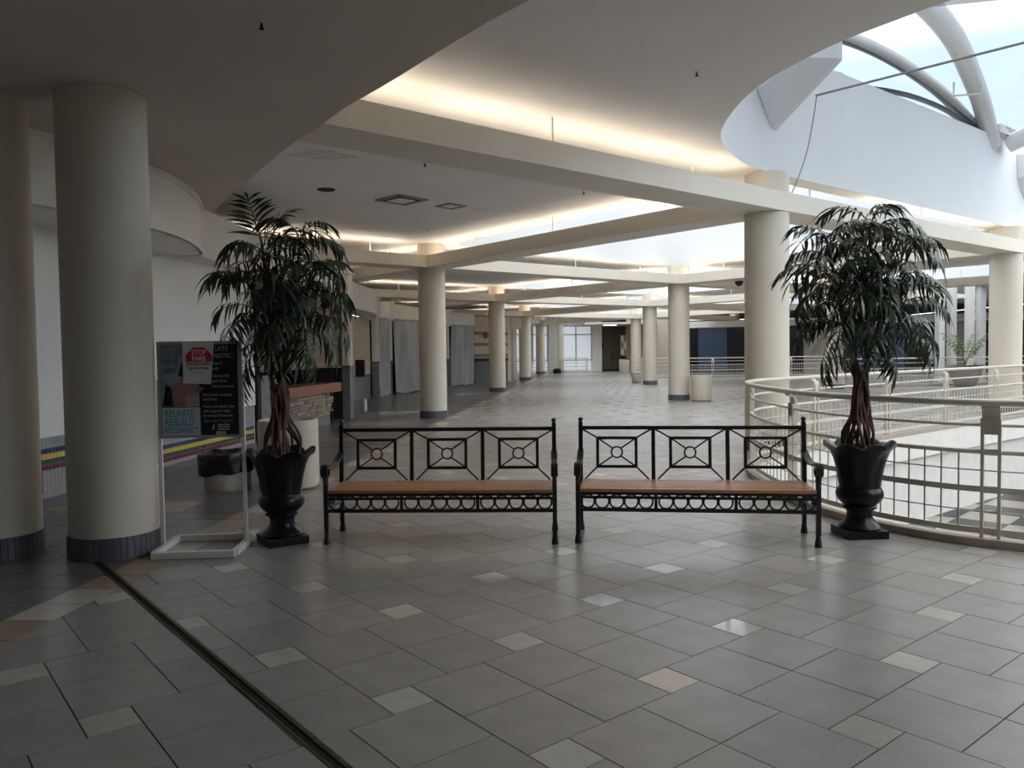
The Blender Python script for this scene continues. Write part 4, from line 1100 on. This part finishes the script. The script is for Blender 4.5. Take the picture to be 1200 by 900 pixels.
for k in range(9):
    a = k * 0.75; L_ = rs.uniform(1.0, 1.9); pts = []
    for i in range(10):
        u = i / 9; pts.append((cos(a) * 0.75 * u ** 1.6 * L_ / 1.5, sin(a) * 0.75 * u ** 1.6 * L_ / 1.5, 0.7 + L_ * u * (1 - 0.22 * u)))
    b = MB(); b.tube(pts, 0.01, 5)
    for i in range(4, 10):
        for s in (-1, 1):
            for q in (0, 0.5): leaf(b, Vector(pts[i]) - Vector((0, 0, q * 0.08)), (cos(a + s * 1.3), sin(a + s * 1.3), 0.2), 0.36 * (1.2 - i / 12), 0.05, 1.0, s)
    b.build('fern_frond', M_fern, t)

# ------------------------------------------------------------------ poster stand
t = thing('sign_stand', 'white metal poster stand with health notice beside the thick column', 'sign', (-2.39, 6.09, 0), 0.08)
b = MB(); hx, hy = 0.295, 0.285
b.box((0, -hy, 0.028), (0.60, 0.04, 0.05)); b.box((0, hy, 0.028), (0.60, 0.04, 0.05)); b.box((-hx, 0, 0.028), (0.04, 0.53, 0.05)); b.box((hx, 0, 0.028), (0.04, 0.53, 0.05))
b.build('base_frame', M_white, t, bevel=0.004)
for s in (-1, 1):
    MB().box((s * 0.312, 0, 0.66), (0.026, 0.026, 1.30)).build('upright', M_white, t)
fr = MB(); bw, z0, z1 = 0.315, 0.865, 1.605
fr.box((0, -0.005, (z0 + z1) / 2), (2 * bw, 0.02, z1 - z0)); board = fr.build('poster_board', M_greyf, t)
yb = -0.018
def flat(name, poly, M, y):
    b = MB(); n_ = len(poly); vs = [(p[0], y, p[1]) for p in poly] + [(p[0], y + 0.002, p[1]) for p in poly]
    b.add(vs, [tuple(range(n_))] + [(i, n_ + i, n_ + (i + 1) % n_, (i + 1) % n_) for i in range(n_)])
    return b.build(name, M, board)
def rc(x0, za, x1, zb_): return [(x0, za), (x1, za), (x1, zb_), (x0, zb_)]
flat('print_area', rc(-0.285, 0.885, 0.285, 1.58), M_black, yb)
flat('photo_print', rc(-0.283, 1.105, -0.005, 1.578), M_photo, yb - 0.002)
flat('photo_print', rc(-0.283, 1.40, -0.16, 1.575), mat('print_window', (0.16, 0.20, 0.25), 0.5, 0.3, noise=0.5, nscale=14), yb - 0.003)
flat('photo_print', [(-0.17, 1.30), (-0.13, 1.34), (-0.06, 1.33), (-0.04, 1.26), (0.03, 1.25), (-0.02, 1.20), (-0.07, 1.22), (-0.09, 1.11), (-0.19, 1.11), (-0.2, 1.22)], M_pink, yb - 0.004)
flat('photo_print', [(-0.16, 1.34), (-0.13, 1.44), (-0.09, 1.48), (-0.05, 1.47), (-0.05, 1.36), (-0.1, 1.33)], M_black, yb - 0.005)
flat('photo_print', rc(-0.11, 1.107, -0.006, 1.19), M_pgrey, yb - 0.005)
flat('photo_print', [(-0.28, 1.108), (-0.2, 1.108), (-0.21, 1.25), (-0.25, 1.28)], M_black, yb - 0.003)
flat('photo_print', [(-0.03, 1.25), (0.02, 1.25), (0.0, 1.22), (-0.04, 1.22)], M_skin, yb - 0.0055)
flat('slogan_print', rc(-0.283, 0.887, -0.003, 1.10), M_pblue, yb - 0.002)
def text(body, x, z, size, M, y, align='LEFT', sx=1.0):
    c = bpy.data.curves.new('lettering', 'FONT'); c.body = body; c.size = size; c.align_x = align; c.extrude = 0.0004; c.offset = size * 0.018
    c.materials.append(M)
    tmp = bpy.data.objects.new('tmp', c); COL.objects.link(tmp)
    dg = bpy.context.evaluated_depsgraph_get(); me = bpy.data.meshes.new_from_object(tmp.evaluated_get(dg))
    bpy.data.objects.remove(tmp)
    if not me.materials: me.materials.append(M)
    link('lettering', me, board, loc=(x, y, z), rot=(pi / 2, 0, 0), scale=(sx, 1, 1))
text('REUNITE', -0.268, 1.028, 0.078, M_teal, yb - 0.004, sx=0.72)
text('REBUILD', -0.268, 0.962, 0.078, M_teal, yb - 0.004, sx=0.74)
text('RECONNECT', -0.268, 0.905, 0.062, M_teal, yb - 0.004, sx=0.68)
PX = [(0.12, 1.53, 'LATE', 0.05), (0.11, 1.475, 'NOTICE', 0.05), (0.10, 1.425, 'even if', 0.03), (0.10, 1.385, 'mild', 0.03), (0.10, 1.33, 'Stay six feet', 0.03), (0.09, 1.29, 'apart from', 0.03), (0.09, 1.25, 'others (6 ft apart)', 0.026),
      (0.02, 1.185, 'Wear facial coverings', 0.029), (0.02, 1.15, 'at all times', 0.029), (0.02, 1.095, 'Wash your hands often', 0.029), (0.02, 1.06, 'with soap and water', 0.029), (0.02, 1.025, 'for at least 20 seconds', 0.028)]
for x, z, s_, h in PX: text(s_, x, z, h, M_pgrey, yb - 0.003, sx=0.86)
text('#StrongerTogether', 0.02, 0.985, 0.03, mat('print_violet', (0.16, 0.16, 0.30), 0.5, 0.3), yb - 0.003, sx=0.95)
for z in (0.958, 0.94, 0.922): flat('seal_print', rc(0.125, z, 0.215, z + 0.010), M_pgrey, yb - 0.003)
flat('seal_print', [(0.08, 0.925), (0.1, 0.93), (0.105, 0.965), (0.09, 0.96)], M_pgrey, yb - 0.003)
flat('seal_print', rc(0.11, 0.888, 0.185, 0.912), M_pgrey, yb - 0.003)
# the paper notice taped over it
flat('notice_sheet', [(-0.12, 1.285), (0.085, 1.275), (0.115, 1.60), (-0.12, 1.605)], M_paper, yb - 0.006)
oc = [(0.0 + 0.105 * cos(pi / 8 + k * pi / 4), 1.46 + 0.105 * sin(pi / 8 + k * pi / 4)) for k in range(8)]
oc2 = [(0.0 + 0.099 * cos(pi / 8 + k * pi / 4), 1.46 + 0.099 * sin(pi / 8 + k * pi / 4)) for k in range(8)]
flat('stop_octagon', oc, M_pgrey, yb - 0.007)
flat('stop_octagon', oc2, M_paper, yb - 0.0075)
top = clip(oc, 0, -1, -1.447)
flat('stop_octagon', top, M_red, yb - 0.008)
text('STOP', 0.0, 1.503, 0.052, M_paper, yb - 0.010, 'CENTER', 0.85); text('PARE', 0.0, 1.456, 0.052, M_paper, yb - 0.010, 'CENTER', 0.85)
text('DO NOT ENTER', 0.0, 1.421, 0.029, M_black, yb - 0.009, 'CENTER', 0.80); text('NO ENTRAR', 0.0, 1.388, 0.029, M_black, yb - 0.009, 'CENTER', 0.82)
